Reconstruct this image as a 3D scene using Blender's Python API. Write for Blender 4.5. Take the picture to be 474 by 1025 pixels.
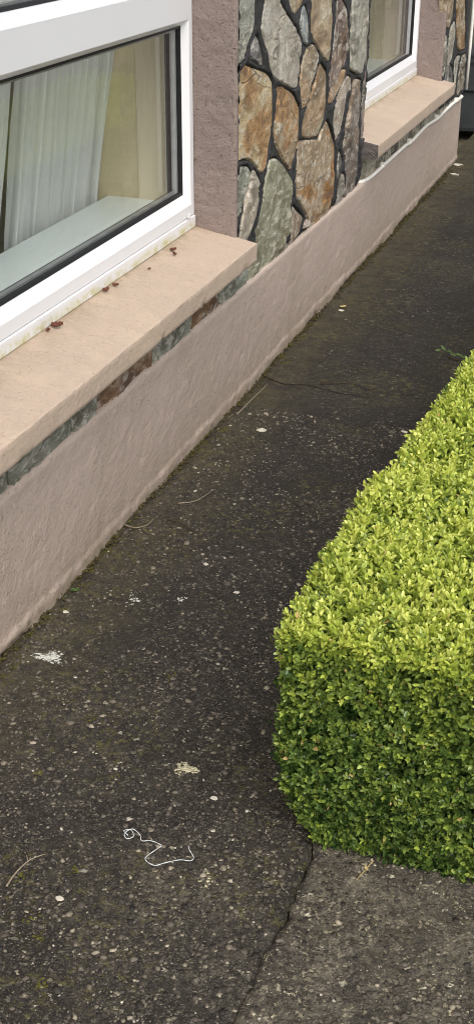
import bpy, bmesh, math, random
import numpy as np
from mathutils import Vector, Matrix
from mathutils.geometry import delaunay_2d_cdt

random.seed(7)
rng = np.random.default_rng(11)
scene = bpy.context.scene
for o in list(bpy.data.objects):
    bpy.data.objects.remove(o)
col = scene.collection

# ------------------------------------------------------------------ camera
# world: house wall face is the plane x = 0, the path runs along +y, z is up
cam_d = bpy.data.cameras.new('camera')
cam = bpy.data.objects.new('camera', cam_d)
col.objects.link(cam)
R = ((0.94393918, 0.15636360, -0.29073914),
     (0.33008162, -0.43372724, 0.83840730),
     (0.00499490, -0.88737315, -0.46102489))
M = Matrix(((R[0][0], -R[0][1], -R[0][2]), (R[1][0], -R[1][1], -R[1][2]), (R[2][0], -R[2][1], -R[2][2])))
cam.matrix_world = Matrix.Translation((1.193, 0.0, 1.5)) @ M.to_4x4()
cam_d.sensor_fit = 'VERTICAL'
cam_d.sensor_height = 36.0
cam_d.lens = 1270.0 / 1025.0 * 36.0
cam_d.clip_start = 0.02
cam_d.clip_end = 500
scene.camera = cam

# ------------------------------------------------------------------ sky, sun, exposure
SUN_EL, SUN_AZ = 52.0, 150.0          # azimuth measured from +y towards +x
w = bpy.data.worlds.new('World')
scene.world = w
w.use_nodes = True
wn, wl = w.node_tree.nodes, w.node_tree.links
wn.clear()
sky = wn.new('ShaderNodeTexSky')
sky.sky_type = 'NISHITA'
sky.sun_disc = False
sky.sun_elevation = math.radians(SUN_EL)
sky.sun_rotation = math.radians(SUN_AZ)
sky.air_density = 1.0
sky.dust_density = 4.0
hsv = wn.new('ShaderNodeHueSaturation')           # cloud cover: the blue is greyed out
hsv.inputs['Saturation'].default_value = 0.28
bg = wn.new('ShaderNodeBackground')
bg.inputs['Strength'].default_value = 0.15
wo = wn.new('ShaderNodeOutputWorld')
wl.new(sky.outputs[0], hsv.inputs['Color'])
wl.new(hsv.outputs[0], bg.inputs['Color'])
wl.new(bg.outputs[0], wo.inputs['Surface'])
sun_d = bpy.data.lights.new('sun', 'SUN')
sun_d.energy = 1.0
sun_d.angle = math.radians(60)
sun_d.color = (1.0, 0.96, 0.9)
sun = bpy.data.objects.new('sun', sun_d)
col.objects.link(sun)
e, a = math.radians(SUN_EL), math.radians(SUN_AZ)
to_sun = Vector((math.cos(e) * math.sin(a), math.cos(e) * math.cos(a), math.sin(e)))
sun.rotation_euler = to_sun.to_track_quat('Z', 'Y').to_euler()
sun.location = to_sun * 20
scene.render.engine = 'CYCLES'
scene.cycles.filter_width = 1.0
scene.cycles.max_bounces = 8
scene.cycles.transparent_max_bounces = 16
scene.view_settings.view_transform = 'Standard'
scene.view_settings.look = 'None'
scene.view_settings.gamma = 1.0
scene.view_settings.exposure = 0.60
scene.render.resolution_x = 473
scene.render.resolution_y = 1024

# ------------------------------------------------------------------ helpers
def lin(r, g, b):
    f = lambda c: (c / 255 / 12.92) if c / 255 <= 0.04045 else ((c / 255 + 0.055) / 1.055) ** 2.4
    return (f(r), f(g), f(b), 1.0)

def link(o, parent=None):
    col.objects.link(o)
    if parent is not None:
        o.parent = parent
        o.matrix_parent_inverse = Matrix.Translation(-Vector(parent.location))
    return o

def empty(name, loc=(0, 0, 0), parent=None):
    o = bpy.data.objects.new(name, None)
    o.location = loc
    o.empty_display_size = 0.1
    return link(o, parent)

def tag(o, label=None, cat=None, group=None, kind=None):
    if label: o['label'] = label
    if cat: o['category'] = cat
    if group: o['group'] = group
    if kind: o['kind'] = kind
    return o

def mesh_obj(name, verts, faces, mat=None, parent=None, smooth=False):
    me = bpy.data.meshes.new(name)
    me.from_pydata([tuple(map(float, v)) for v in verts], [], [tuple(map(int, f)) for f in faces])
    if smooth:
        me.polygons.foreach_set('use_smooth', [True] * len(me.polygons))
    me.update()
    o = bpy.data.objects.new(name, me)
    if mat: me.materials.append(mat)
    return link(o, parent)

def np_mesh(name, V, F, mat=None, smooth=False, attrs=None):
    """V (n,3) float, F (m,k) int, constant face size k"""
    me = bpy.data.meshes.new(name)
    m, k = F.shape
    me.vertices.add(len(V)); me.vertices.foreach_set('co', V.astype(np.float32).ravel())
    me.loops.add(m * k); me.loops.foreach_set('vertex_index', F.astype(np.int32).ravel())
    me.polygons.add(m)
    me.polygons.foreach_set('loop_start', (np.arange(m) * k).astype(np.int32))
    if smooth:
        me.polygons.foreach_set('use_smooth', np.ones(m, dtype=bool))
    for nm, arr in (attrs or {}).items():
        at = me.attributes.new(nm, 'FLOAT', 'POINT')
        at.data.foreach_set('value', arr.astype(np.float32))
    me.update(calc_edges=True)
    if mat: me.materials.append(mat)
    return me

def np_obj(name, V, F, mat=None, parent=None, smooth=False, attrs=None):
    return link(bpy.data.objects.new(name, np_mesh(name, V, F, mat, smooth, attrs)), parent)

def grid_faces(nu, nv):
    i, j = np.meshgrid(np.arange(nu - 1), np.arange(nv - 1), indexing='ij')
    b = (i * nv + j).ravel()
    return np.stack([b, b + nv, b + nv + 1, b + 1], 1)

_TAB = {}
def vnoise(x, y, seed=0):
    """smooth 2-d value noise, -1..1"""
    if seed not in _TAB: _TAB[seed] = np.random.default_rng(seed).random((256, 256)) * 2 - 1
    r = _TAB[seed]
    xi, yi = np.floor(x).astype(int), np.floor(y).astype(int)
    fx, fy = x - xi, y - yi
    fx, fy = fx * fx * (3 - 2 * fx), fy * fy * (3 - 2 * fy)
    g = lambda p, q: r[p & 255, q & 255]
    return (g(xi, yi) * (1 - fx) + g(xi + 1, yi) * fx) * (1 - fy) + (g(xi, yi + 1) * (1 - fx) + g(xi + 1, yi + 1) * fx) * fy

def fbm(x, y, seed=0, octv=4):
    s, am = 0, 1.0
    for k in range(octv):
        s = s + am * vnoise(x * 2 ** k, y * 2 ** k, seed + k)
        am *= 0.5
    return s

def box(name, lo, hi, mat, parent=None, bevel=0.0):
    bm = bmesh.new()
    bmesh.ops.create_cube(bm, size=1)
    for v in bm.verts:
        v.co = Vector([(lo[i] + hi[i]) / 2 + v.co[i] * (hi[i] - lo[i]) for i in range(3)])
    if bevel:
        bmesh.ops.bevel(bm, geom=bm.edges[:], offset=bevel, segments=2, affect='EDGES')
    me = bpy.data.meshes.new(name)
    bm.to_mesh(me); bm.free()
    if mat: me.materials.append(mat)
    return link(bpy.data.objects.new(name, me), parent)

def tube(name, pts, radii, mat, parent=None, sides=7, caps=True):
    pts = [Vector(p) for p in pts]
    if not hasattr(radii, '__len__'): radii = [radii] * len(pts)
    V, F = [], []
    prev = None
    for i, p in enumerate(pts):
        d = (pts[min(i + 1, len(pts) - 1)] - pts[max(i - 1, 0)]).normalized()
        if prev is None:
            n = d.orthogonal().normalized()
        else:
            n = (prev - d * prev.dot(d)).normalized()
        prev = n
        b = d.cross(n)
        for k in range(sides):
            t = 2 * math.pi * k / sides
            V.append(p + (n * math.cos(t) + b * math.sin(t)) * radii[i])
    for i in range(len(pts) - 1):
        for k in range(sides):
            a0, a1 = i * sides + k, i * sides + (k + 1) % sides
            F.append((a0, a1, a1 + sides, a0 + sides))
    if caps:
        F.append(tuple(range(sides))[::-1])
        F.append(tuple((len(pts) - 1) * sides + k for k in range(sides)))
    return mesh_obj(name, V, F, mat, parent, smooth=True)

def smooth_path(pts, n=4):
    P = [Vector(p) for p in pts]
    out = []
    for i in range(len(P) - 1):
        p0, p1, p2, p3 = P[max(i - 1, 0)], P[i], P[i + 1], P[min(i + 2, len(P) - 1)]
        for k in range(n):
            t = k / n
            out.append(0.5 * ((2 * p1) + (p2 - p0) * t + (2 * p0 - 5 * p1 + 4 * p2 - p3) * t * t + (3 * p1 - p0 - 3 * p2 + p3) * t ** 3))
    out.append(P[-1])
    return out

# ------------------------------------------------------------------ materials
class NT:
    """small helper around a material node tree"""
    def __init__(s, name):
        s.m = bpy.data.materials.new(name)
        s.m.use_nodes = True
        s.n, s.l = s.m.node_tree.nodes, s.m.node_tree.links
        s.bsdf = s.n['Principled BSDF']
        s.out = s.n['Material Output']
    def put(s, sock, v):
        if v is None: return
        if hasattr(v, 'is_output'): s.l.new(v, sock)
        else: sock.default_value = v
    def node(s, t, **kw):
        nd = s.n.new(t)
        for k, v in kw.items(): setattr(nd, k, v)
        return nd
    def pos(s, scale=(1, 1, 1), obj=False):
        src = s.node('ShaderNodeTexCoord').outputs['Object'] if obj else s.node('ShaderNodeNewGeometry').outputs['Position']
        mp = s.node('ShaderNodeMapping')
        s.l.new(src, mp.inputs['Vector'])
        mp.inputs['Scale'].default_value = scale
        return mp.outputs[0]
    def noise(s, vec, scale, detail=4, rough=0.55, dist=0.0):
        nd = s.node('ShaderNodeTexNoise')
        s.l.new(vec, nd.inputs['Vector'])
        nd.inputs['Scale'].default_value = scale
        nd.inputs['Detail'].default_value = detail
        nd.inputs['Roughness'].default_value = rough
        nd.inputs['Distortion'].default_value = dist
        return nd.outputs['Fac']
    def ncol(s, vec, scale=9):
        nd = s.node('ShaderNodeTexNoise')
        s.l.new(vec, nd.inputs['Vector'])
        nd.inputs['Scale'].default_value = scale
        return nd.outputs['Color']
    def voro(s, vec, scale, feature='F1', rnd=1.0):
        nd = s.node('ShaderNodeTexVoronoi', feature=feature)
        s.l.new(vec, nd.inputs['Vector'])
        nd.inputs['Scale'].default_value = scale
        nd.inputs['Randomness'].default_value = rnd
        return nd
    def ramp(s, fac, stops, interp='LINEAR'):
        nd = s.node('ShaderNodeValToRGB')
        nd.color_ramp.interpolation = interp
        el = nd.color_ramp.elements
        while len(el) < len(stops): el.new(0.5)
        for e_, (p, c) in zip(el, stops):
            e_.position = p
            e_.color = c if hasattr(c, '__len__') else (c, c, c, 1)
        s.l.new(fac, nd.inputs['Fac'])
        return nd.outputs['Color']
    def mix(s, fac, a_, b_, blend='MIX'):
        nd = s.node('ShaderNodeMix', data_type='RGBA', blend_type=blend)
        s.put(nd.inputs[0], fac); s.put(nd.inputs[6], a_); s.put(nd.inputs[7], b_)
        return nd.outputs[2]
    def math(s, op, a_, b_=None, c_=None):
        nd = s.node('ShaderNodeMath', operation=op)
        s.put(nd.inputs[0], a_); s.put(nd.inputs[1], b_)
        if c_ is not None: s.put(nd.inputs[2], c_)
        return nd.outputs[0]
    def bump(s, h, strength=0.3, dist=0.002, normal=None):
        nd = s.node('ShaderNodeBump')
        s.l.new(h, nd.inputs['Height'])
        nd.inputs['Strength'].default_value = strength
        nd.inputs['Distance'].default_value = dist
        if normal is not None: s.l.new(normal, nd.inputs['Normal'])
        return nd.outputs[0]
    def done(s, color=None, rough=None, normal=None, spec=None, metal=None):
        b = s.bsdf
        s.put(b.inputs['Base Color'], color)
        s.put(b.inputs['Roughness'], rough)
        if normal is not None: s.l.new(normal, b.inputs['Normal'])
        s.put(b.inputs['Specular IOR Level'], spec)
        s.put(b.inputs['Metallic'], metal)
        return s.m

def sepz(t, vec):
    nd = t.node('ShaderNodeSeparateXYZ'); t.l.new(vec, nd.inputs[0]); return nd.outputs

def painted_render(name, rgb, grime=0.35, bump_s=0.5, damp=False, speck=1.0, ledge=False):
    t = NT(name)
    p = t.pos()
    n1 = t.noise(p, 3.2, 5, 0.6)
    n2 = t.noise(p, 26, 5, 0.65)
    n3 = t.noise(p, 160, 3, 0.6)
    base = lin(*rgb)
    dark = tuple(c * k for c, k in zip(base[:3], (0.80, 0.79, 0.77))) + (1,)
    c = t.mix(t.ramp(n1, [(0.35, 0.0), (0.72, grime)]), base, dark)
    c = t.mix(t.ramp(n2, [(0.42, 0.0), (0.75, 0.30)]), c, tuple(min(1, v * 1.14) for v in base[:3]) + (1,))
    c = t.mix(t.ramp(t.noise(p, 70, 4, 0.7), [(0.60, 0.0), (0.74, 0.30 * speck)]), c, lin(118, 104, 92))
    # fine hairline crazing
    ve = t.voro(t.mix(0.25, p, t.ncol(p)), 5.5, 'DISTANCE_TO_EDGE')
    hair = t.math('MULTIPLY', t.ramp(ve.outputs['Distance'], [(0.0, 1.0), (0.006, 0.0)]), t.ramp(n1, [(0.52, 0.0), (0.62, 0.5)]))
    c = t.mix(hair, c, lin(95, 82, 72))
    if damp:
        z = sepz(t, p)[2]
        m = t.math('MULTIPLY', t.ramp(z, [(0.0, 0.9), (0.022, 0.45), (0.12, 0.0)]), t.ramp(t.noise(p, 17, 6, 0.75), [(0.36, 0.0), (0.62, 0.9)]))
        c = t.mix(m, c, lin(116, 106, 78))
        str_ = t.pos((3, 3, 0.9))
        c = t.mix(t.ramp(t.noise(str_, 1.3, 4, 0.6), [(0.54, 0.0), (0.80, 0.28)]), c, lin(146, 132, 108))
    if ledge:      # dirt gathers against the frame and in shallow run-off streaks
        x_ = t.math('ADD', sepz(t, p)[0], 1.0)
        dm = t.math('MULTIPLY', t.ramp(x_, [(0.862, 1.0), (0.90, 0.45), (0.96, 0.0)]), t.ramp(t.noise(p, 12, 6, 0.75), [(0.38, 0.0), (0.6, 0.8)]))
        c = t.mix(dm, c, lin(140, 124, 96))
        c = t.mix(t.ramp(t.noise(t.pos((0.8, 7, 0.8)), 2.6, 5, 0.7), [(0.54, 0.0), (0.74, 0.3)]), c, lin(164, 142, 120))
        c = t.mix(t.ramp(t.noise(p, 5, 5, 0.7), [(0.5, 0.0), (0.66, 0.35)]), c, lin(208, 188, 160))
    n4 = t.noise(p, 85, 5, 0.7)
    pits = t.ramp(t.noise(p, 115, 2, 0.5), [(0.62, 0.0), (0.68, 1.0)])
    c = t.mix(t.math('MULTIPLY', pits, 0.30 * speck), c, lin(122, 106, 95))
    c = t.mix(t.ramp(n4, [(0.50, 0.0), (0.70, 0.28)]), c, tuple(min(1, v * 1.30) for v in base[:3]) + (1,))
    h = t.math('ADD', t.math('MULTIPLY', n2, 0.5), t.math('ADD', t.math('MULTIPLY', n4, 0.9), t.math('MULTIPLY', n3, 0.25)))
    h = t.math('SUBTRACT', h, t.math('MULTIPLY', pits, 0.4))
    return t.done(c, t.math('ADD', 0.5, t.math('MULTIPLY', n2, 0.2)), t.bump(h, bump_s, 0.006), 0.4)


M_plinth = painted_render('taupe_masonry_paint', (190, 172, 159), 0.55, 0.6, True, 0.8)
M_reveal = painted_render('mauve_masonry_paint', (140, 125, 118), 0.45, 1.0)
M_sill = painted_render('peach_sill_paint', (189, 169, 151), 0.35, 0.45, False, 0.6, True)

def stone_mat():
    t = NT('slate_walling_stone')
    oi = t.node('ShaderNodeObjectInfo')
    off = t.node('ShaderNodeVectorMath', operation='MULTIPLY_ADD')
    cx = t.node('ShaderNodeCombineXYZ')
    for k in range(3): t.l.new(oi.outputs['Random'], cx.inputs[k])
    t.l.new(cx.outputs[0], off.inputs[0]); off.inputs[1].default_value = (13, 27, 41)
    t.l.new(t.node('ShaderNodeNewGeometry').outputs['Position'], off.inputs[2])
    p = off.outputs[0]
    mp = t.node('ShaderNodeMapping'); t.l.new(p, mp.inputs[0]); mp.inputs['Scale'].default_value = (1, 0.52, 0.95); mp.inputs['Rotation'].default_value = (0.5, 0, 0)
    q = mp.outputs[0]
    n1 = t.noise(q, 11, 6, 0.62, 0.5)
    n2 = t.noise(q, 42, 6, 0.72, 0.3)
    n3 = t.noise(q, 170, 4, 0.75)
    base = oi.outputs['Color']
    c = t.mix(t.ramp(n1, [(0.34, 0.85), (0.56, 0.0)]), base, t.mix(1.0, base, lin(158, 150, 142), 'MULTIPLY'))
    c = t.mix(t.ramp(n1, [(0.5, 0.0), (0.7, 0.6)]), c, t.mix(0.5, base, lin(222, 216, 202)))
    c = t.mix(t.ramp(n2, [(0.5, 0.0), (0.60, 0.9)]), c, t.mix(0.65, base, lin(228, 222, 208)))
    rn = t.noise(q, 7.5, 4, 0.55, 0.8)
    rust = t.math('MULTIPLY', t.ramp(rn, [(0.45, 0.0), (0.56, 1.0)]), oi.outputs['Alpha'])
    c = t.mix(rust, c, t.mix(t.ramp(n2, [(0.36, 0.0), (0.62, 1.0)]), lin(116, 84, 58), lin(200, 154, 98)))
    c = t.mix(t.math('MULTIPLY', t.ramp(rn, [(0.62, 0.0), (0.70, 0.85)]), oi.outputs['Alpha']), c, lin(98, 78, 66))
    c = t.mix(t.ramp(n3, [(0.54, 0.0), (0.64, 0.42)]), c, lin(84, 76, 66))
    # a few irregular dark seams
    ve = t.voro(t.mix(0.35, q, t.ncol(q, 6)), 7.0, 'DISTANCE_TO_EDGE')
    seam = t.math('MULTIPLY', t.ramp(ve.outputs['Distance'], [(0.0, 1.0), (0.03, 0.0)]), t.ramp(n1, [(0.50, 0.0), (0.58, 0.7)]))
    c = t.mix(seam, c, lin(84, 74, 66))
    h = t.math('ADD', t.math('MULTIPLY', n2, 1.0), t.math('MULTIPLY', n3, 0.5))
    h = t.math('SUBTRACT', h, t.math('MULTIPLY', seam, 0.5))
    return t.done(c, 0.6, t.bump(h, 1.0, 0.012), 0.45)
M_stone = stone_mat()

def mortar_mat():
    t = NT('black_ribbon_mortar')
    p = t.pos()
    n = t.noise(p, 60, 5, 0.7)
    c = t.ramp(n, [(0.3, lin(36, 36, 38)), (0.6, lin(60, 59, 59)), (0.8, lin(104, 102, 98))])
    c = t.mix(t.ramp(t.noise(p, 190, 2, 0.5), [(0.70, 0.0), (0.74, 0.8)]), c, lin(175, 172, 160))
    return t.done(c, 0.6, t.bump(t.noise(p, 130, 5, 0.8), 1.0, 0.008), 0.45)
M_mortar = mortar_mat()

def upvc():
    t = NT('white_upvc')
    p = t.pos()
    c = t.mix(t.ramp(t.noise(p, 6, 4, 0.6), [(0.4, 0.0), (0.8, 0.25)]), (0.80, 0.80, 0.815, 1), (0.74, 0.745, 0.75, 1))
    return t.done(c, 0.28, None, 0.5)
M_upvc = upvc()
def upvc_algae():
    t = NT('algae_stained_upvc')
    p = t.pos()
    z = sepz(t, p)[2]
    m = t.math('MULTIPLY', t.ramp(z, [(0.536, 1.0), (0.550, 0.85), (0.561, 0.0)]), t.ramp(t.noise(p, 24, 5, 0.75), [(0.40, 0.0), (0.66, 1.0)]))
    c = t.mix(m, (0.78, 0.78, 0.79, 1), lin(186, 178, 92))
    m2 = t.ramp(t.noise(p, 9, 5, 0.7), [(0.56, 0.0), (0.7, 0.3)])
    c = t.mix(m2, c, lin(190, 186, 150))
    return t.done(c, 0.35, None, 0.5)
M_upvc_cill = upvc_algae()
def plain(name, rgb, rough=0.5, spec=0.5, metal=0.0, vary=0.12, sc=30):
    t = NT(name)
    c0 = lin(*rgb)
    c1 = tuple(v * (1 - 2.2 * vary) for v in c0[:3]) + (1,)
    p = t.pos()
    n = t.noise(p, sc, 4, 0.6)
    return t.done(t.mix(t.ramp(n, [(0.35, 0.0), (0.75, 1.0)]), c0, c1), rough, t.bump(n, 0.15, 0.002), spec, metal)
M_gasket = plain('black_rubber_gasket', (26, 27, 29), 0.5, 0.4)
M_spacer = plain('aluminium_spacer', (176, 178, 178), 0.35, 0.5, 0.6)
M_beige = plain('interior_beige_paint', (214, 205, 176), 0.75, 0.2, 0, 0.03, 4)
M_room = plain('interior_room_paint', (214, 204, 174), 0.8, 0.2, 0, 0.04, 3)
M_beige_shade = plain('shaded_interior_beige', (208, 196, 162), 0.9, 0.1, 0, 0.05, 20)  # darker copy of the reveal beige, shade put into the colour
M_floor_in = plain('interior_carpet', (110, 100, 88), 0.95, 0.1, 0, 0.2, 60)
M_board = plain('pale_window_board_gloss', (232, 240, 236), 0.25, 0.5, 0, 0.02, 5)
M_cable = plain('white_pvc_cable', (244, 240, 230), 0.4, 0.5, 0, 0.06, 40)
M_rust = plain('rusty_pipe', (92, 62, 46), 0.75, 0.3, 0.2, 0.25, 60)
M_darkwall = plain('dark_shaded_render', (112, 112, 102), 0.85, 0.2, 0, 0.22, 7)
M_blackbin = plain('black_plastic', (66, 70, 72), 0.6, 0.4, 0, 0.2, 12)
M_roof = plain('roof_slab', (90, 88, 84), 0.85, 0.2)
M_soil = plain('dark_soil', (54, 44, 34), 0.95, 0.1, 0, 0.35, 50)
M_twig = plain('grey_twig_bark', (150, 138, 118), 0.8, 0.2, 0, 0.2, 200)
M_darktwig = plain('dark_twig_bark', (74, 62, 48), 0.85, 0.2, 0, 0.2, 200)
M_string = plain('white_cotton_string', (208, 212, 212), 0.85, 0.1, 0, 0.1, 300)
M_chip = plain('pale_flake', (206, 198, 182), 0.8, 0.2, 0, 0.15, 120)
M_lichen = plain('white_lichen', (206, 206, 196), 0.95, 0.05, 0, 0.14, 140)
M_lichen2 = plain('cream_lichen', (196, 188, 158), 0.95, 0.05, 0, 0.18, 140)
M_redleaf = plain('red_brown_dry_leaf', (112, 68, 52), 0.65, 0.3, 0, 0.3, 120)
M_dryleaf = plain('straw_dry_leaf', (188, 166, 116), 0.7, 0.3, 0, 0.2, 120)
M_moss = plain('yellow_green_moss', (100, 96, 50), 0.95, 0.05, 0, 0.35, 200)
M_grit = plain('mossy_grit', (92, 84, 54), 0.95, 0.05, 0, 0.4, 260)
M_weed = plain('weed_leaf', (84, 106, 54), 0.5, 0.4, 0, 0.25, 150)
M_brickbit = plain('terracotta_fragment', (176, 104, 78), 0.85, 0.2, 0, 0.2, 120)

def glass_mat():
    t = NT('clear_window_glass')
    g = t.node('ShaderNodeNewGeometry')
    dot = t.node('ShaderNodeVectorMath', operation='DOT_PRODUCT')
    t.l.new(g.outputs['Incoming'], dot.inputs[0]); t.l.new(g.outputs['Normal'], dot.inputs[1])
    c = t.math('ABSOLUTE', dot.outputs['Value'])
    f = t.math('ADD', 0.045, t.math('MULTIPLY', 0.955, t.math('POWER', t.math('SUBTRACT', 1.0, c), 5.0)))
    tr = t.node('ShaderNodeBsdfTransparent'); tr.inputs[0].default_value = (0.99, 0.998, 0.996, 1)
    gl = t.node('ShaderNodeBsdfGlossy'); gl.inputs['Roughness'].default_value = 0.0
    mx = t.node('ShaderNodeMixShader')
    t.l.new(f, mx.inputs[0]); t.l.new(tr.outputs[0], mx.inputs[1]); t.l.new(gl.outputs[0], mx.inputs[2])
    t.l.new(mx.outputs[0], t.out.inputs['Surface'])
    return t.m
M_glass = glass_mat()

def curtain_mat():
    t = NT('grey_voile_curtain')
    b = t.bsdf
    b.inputs['Base Color'].default_value = lin(238, 240, 236)
    b.inputs['Roughness'].default_value = 0.9
    b.inputs['Specular IOR Level'].default_value = 0.1
    trl = t.node('ShaderNodeBsdfTranslucent'); trl.inputs[0].default_value = lin(236, 238, 234)
    mx = t.node('ShaderNodeMixShader'); mx.inputs[0].default_value = 0.35
    t.l.new(b.outputs[0], mx.inputs[1]); t.l.new(trl.outputs[0], mx.inputs[2])
    t.l.new(mx.outputs[0], t.out.inputs['Surface'])
    return t.m
M_curtain = curtain_mat()

def concrete_mat(name, pale=False):
    t = NT(name)
    p = t.pos()
    n0 = t.noise(p, 1.6, 5, 0.6, 0.4)
    n1 = t.noise(p, 11, 6, 0.68, 0.3)
    n2 = t.noise(p, 70, 5, 0.7)
    n3 = t.noise(p, 330, 3, 0.7)
    if pale:
        c = t.ramp(n1, [(0.28, lin(54, 49, 44)), (0.48, lin(90, 84, 74)), (0.68, lin(140, 132, 115))])
    else:
        c = t.ramp(n1, [(0.28, lin(38, 34, 30)), (0.5, lin(60, 55, 48)), (0.72, lin(94, 88, 76))])
    c = t.mix(t.ramp(n0, [(0.40, 0.7), (0.58, 0.0)]), c, lin(36, 31, 26))
    c = t.mix(t.math('MULTIPLY', t.ramp(t.noise(p, 2.3, 4, 0.6, 0.5), [(0.54, 0.0), (0.68, 0.6)]), t.ramp(n2, [(0.4, 0.2), (0.6, 1.0)])), c, lin(112, 104, 90))
    c = t.mix(t.ramp(n2, [(0.44, 0.6), (0.60, 0.0)]), c, lin(28, 26, 24))
    c = t.mix(t.ramp(n3, [(0.56, 0.0), (0.72, 0.55)]), c, lin(150, 143, 128))
    # exposed aggregate: angular chips with dark gaps
    hs = None
    for sc, am, gap in ((105, 0.85, 0.10), (210, 0.85, 0.10)):
        wob = t.mix(0.012, p, t.ncol(p, 160))
        v = t.voro(wob, sc); ve = t.voro(wob, sc, 'DISTANCE_TO_EDGE')
        cs = sepz(t, v.outputs['Color'])
        if pale:
            st = t.ramp(cs[0], [(0.0, lin(52, 47, 42)), (0.5, lin(88, 82, 73)), (0.8, lin(136, 128, 111)), (0.95, lin(178, 167, 138)), (0.99, lin(208, 200, 178))])
        else:
            st = t.ramp(cs[0], [(0.0, lin(40, 35, 31)), (0.45, lin(68, 63, 57)), (0.8, lin(100, 94, 85)), (0.95, lin(132, 124, 108)), (0.99, lin(190, 182, 164))])
        keep = 0.30 if sc < 150 else 0.45
        pick = t.ramp(cs[1], [(keep, 0.0), (keep + 0.04, 1.0)])
        inside = t.ramp(ve.outputs['Distance'], [(gap, 0.0), (gap + 0.10, 1.0)])
        wear = t.ramp(t.noise(p, 6, 4, 0.6), [(0.36, 0.25), (0.54, 1.0)])
        m = t.math('MULTIPLY', t.math('MULTIPLY', pick, inside), t.math('MULTIPLY', wear, am))
        c = t.mix(m, c, st)
        hh = t.math('MULTIPLY', m, 1.0 if sc < 150 else 0.5)
        hs = hh if hs is None else t.math('ADD', hs, hh)
    # darker algae-stained stretch further along the path
    if not pale:
        yy = sepz(t, p)
        st_ = t.math('MULTIPLY', t.ramp(t.math('MULTIPLY', yy[1], 0.1), [(0.19, 0.0), (0.28, 0.62), (0.7, 0.45)]), t.ramp(t.noise(p, 4.5, 5, 0.65), [(0.28, 0.25), (0.55, 1.0)]))
        c = t.mix(st_, c, lin(42, 38, 34))
    # moss
    xyz = sepz(t, p)
    wallside = t.ramp(xyz[0], [(0.0, 1.0), (0.10, 0.55), (0.24, 0.0)])
    ms = t.math('MULTIPLY', wallside, t.ramp(t.noise(p, 16, 5, 0.7), [(0.34, 0.0), (0.62, 0.8)]))
    c = t.mix(ms, c, lin(96, 88, 64))
    patch = t.math('MULTIPLY', t.ramp(t.noise(p, 3.1, 3, 0.5), [(0.48, 0.0), (0.58, 1.0)]), t.ramp(t.noise(p, 48, 5, 0.75), [(0.52, 0.0), (0.64, 0.2 if pale else 0.75)]))
    c = t.mix(patch, c, lin(104, 99, 56))
    h = t.math('ADD', t.math('ADD', hs, t.math('MULTIPLY', n2, 0.8)), t.math('MULTIPLY', n3, 0.3))
    return t.done(c, 0.82, t.bump(h, 0.9, 0.006), 0.3)
M_path = concrete_mat('weathered_dark_concrete')
M_slab = concrete_mat('weathered_pale_concrete', True)

def pebble_mat():
    t = NT('exposed_pebble')
    at = t.node('ShaderNodeAttribute', attribute_name='tone')
    c = t.ramp(at.outputs['Fac'], [(0.0, lin(40, 36, 33)), (0.4, lin(72, 65, 58)), (0.72, lin(100, 92, 82)), (0.92, lin(130, 121, 104)), (0.985, lin(164, 154, 134)), (1.0, lin(206, 200, 186))])
    c = t.mix(t.ramp(t.noise(t.pos(), 300, 3, 0.6), [(0.4, 0.0), (0.7, 0.5)]), c, lin(52, 48, 44))
    return t.done(c, 0.7, None, 0.35)
M_pebble = pebble_mat()

def leaf_mat():
    t = NT('box_leaf')
    age_shade = t.node('ShaderNodeAttribute', attribute_name='young_lit').outputs['Fac']  # leaf age, with shade for deep leaves mixed in
    rnd = t.node('ShaderNodeAttribute', attribute_name='vary').outputs['Fac']
    c = t.ramp(age_shade, [(0.0, (0.022, 0.056, 0.012, 1)), (0.25, (0.090, 0.160, 0.036, 1)), (0.5, (0.240, 0.330, 0.066, 1)), (0.75, (0.470, 0.560, 0.090, 1)), (1.0, (0.680, 0.720, 0.170, 1))])
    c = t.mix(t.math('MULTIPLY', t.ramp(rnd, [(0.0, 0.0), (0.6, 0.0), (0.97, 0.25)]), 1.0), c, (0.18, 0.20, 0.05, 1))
    c = t.mix(t.ramp(rnd, [(0.993, 0.0), (0.996, 1.0)]), c, lin(206, 178, 118))
    b = t.bsdf
    t.l.new(c, b.inputs['Base Color'])
    b.inputs['Roughness'].default_value = 0.33
    b.inputs['Specular IOR Level'].default_value = 0.6
    tl = t.node('ShaderNodeBsdfTranslucent')
    t.l.new(t.mix(1.0, c, (1.0, 1.0, 0.5, 1), 'MULTIPLY'), tl.inputs[0])
    mx = t.node('ShaderNodeMixShader'); mx.inputs[0].default_value = 0.28
    t.l.new(b.outputs[0], mx.inputs[1]); t.l.new(tl.outputs[0], mx.inputs[2])
    t.l.new(mx.outputs[0], t.out.inputs['Surface'])
    return t.m
M_leaf = leaf_mat()
M_core = plain('light_block_dark', (30, 30, 16), 0.95, 0.05, 0, 0.3, 40)  # for the added core that stops light inside the hedge

# ================================================================== GROUND
def ground_sheet():
    n = 40
    u = np.linspace(-1, 1, n)
    c = np.sign(u) * np.abs(u) ** 2.2 * 120
    X, Y = np.meshgrid(c, c, indexing='ij')
    V = np.stack([X, Y + 3, np.full_like(X, -0.06)], -1).reshape(-1, 3)
    o = np_obj('ground', V, grid_faces(n, n), M_slab)
    tag(o, kind='structure')
ground_sheet()

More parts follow.
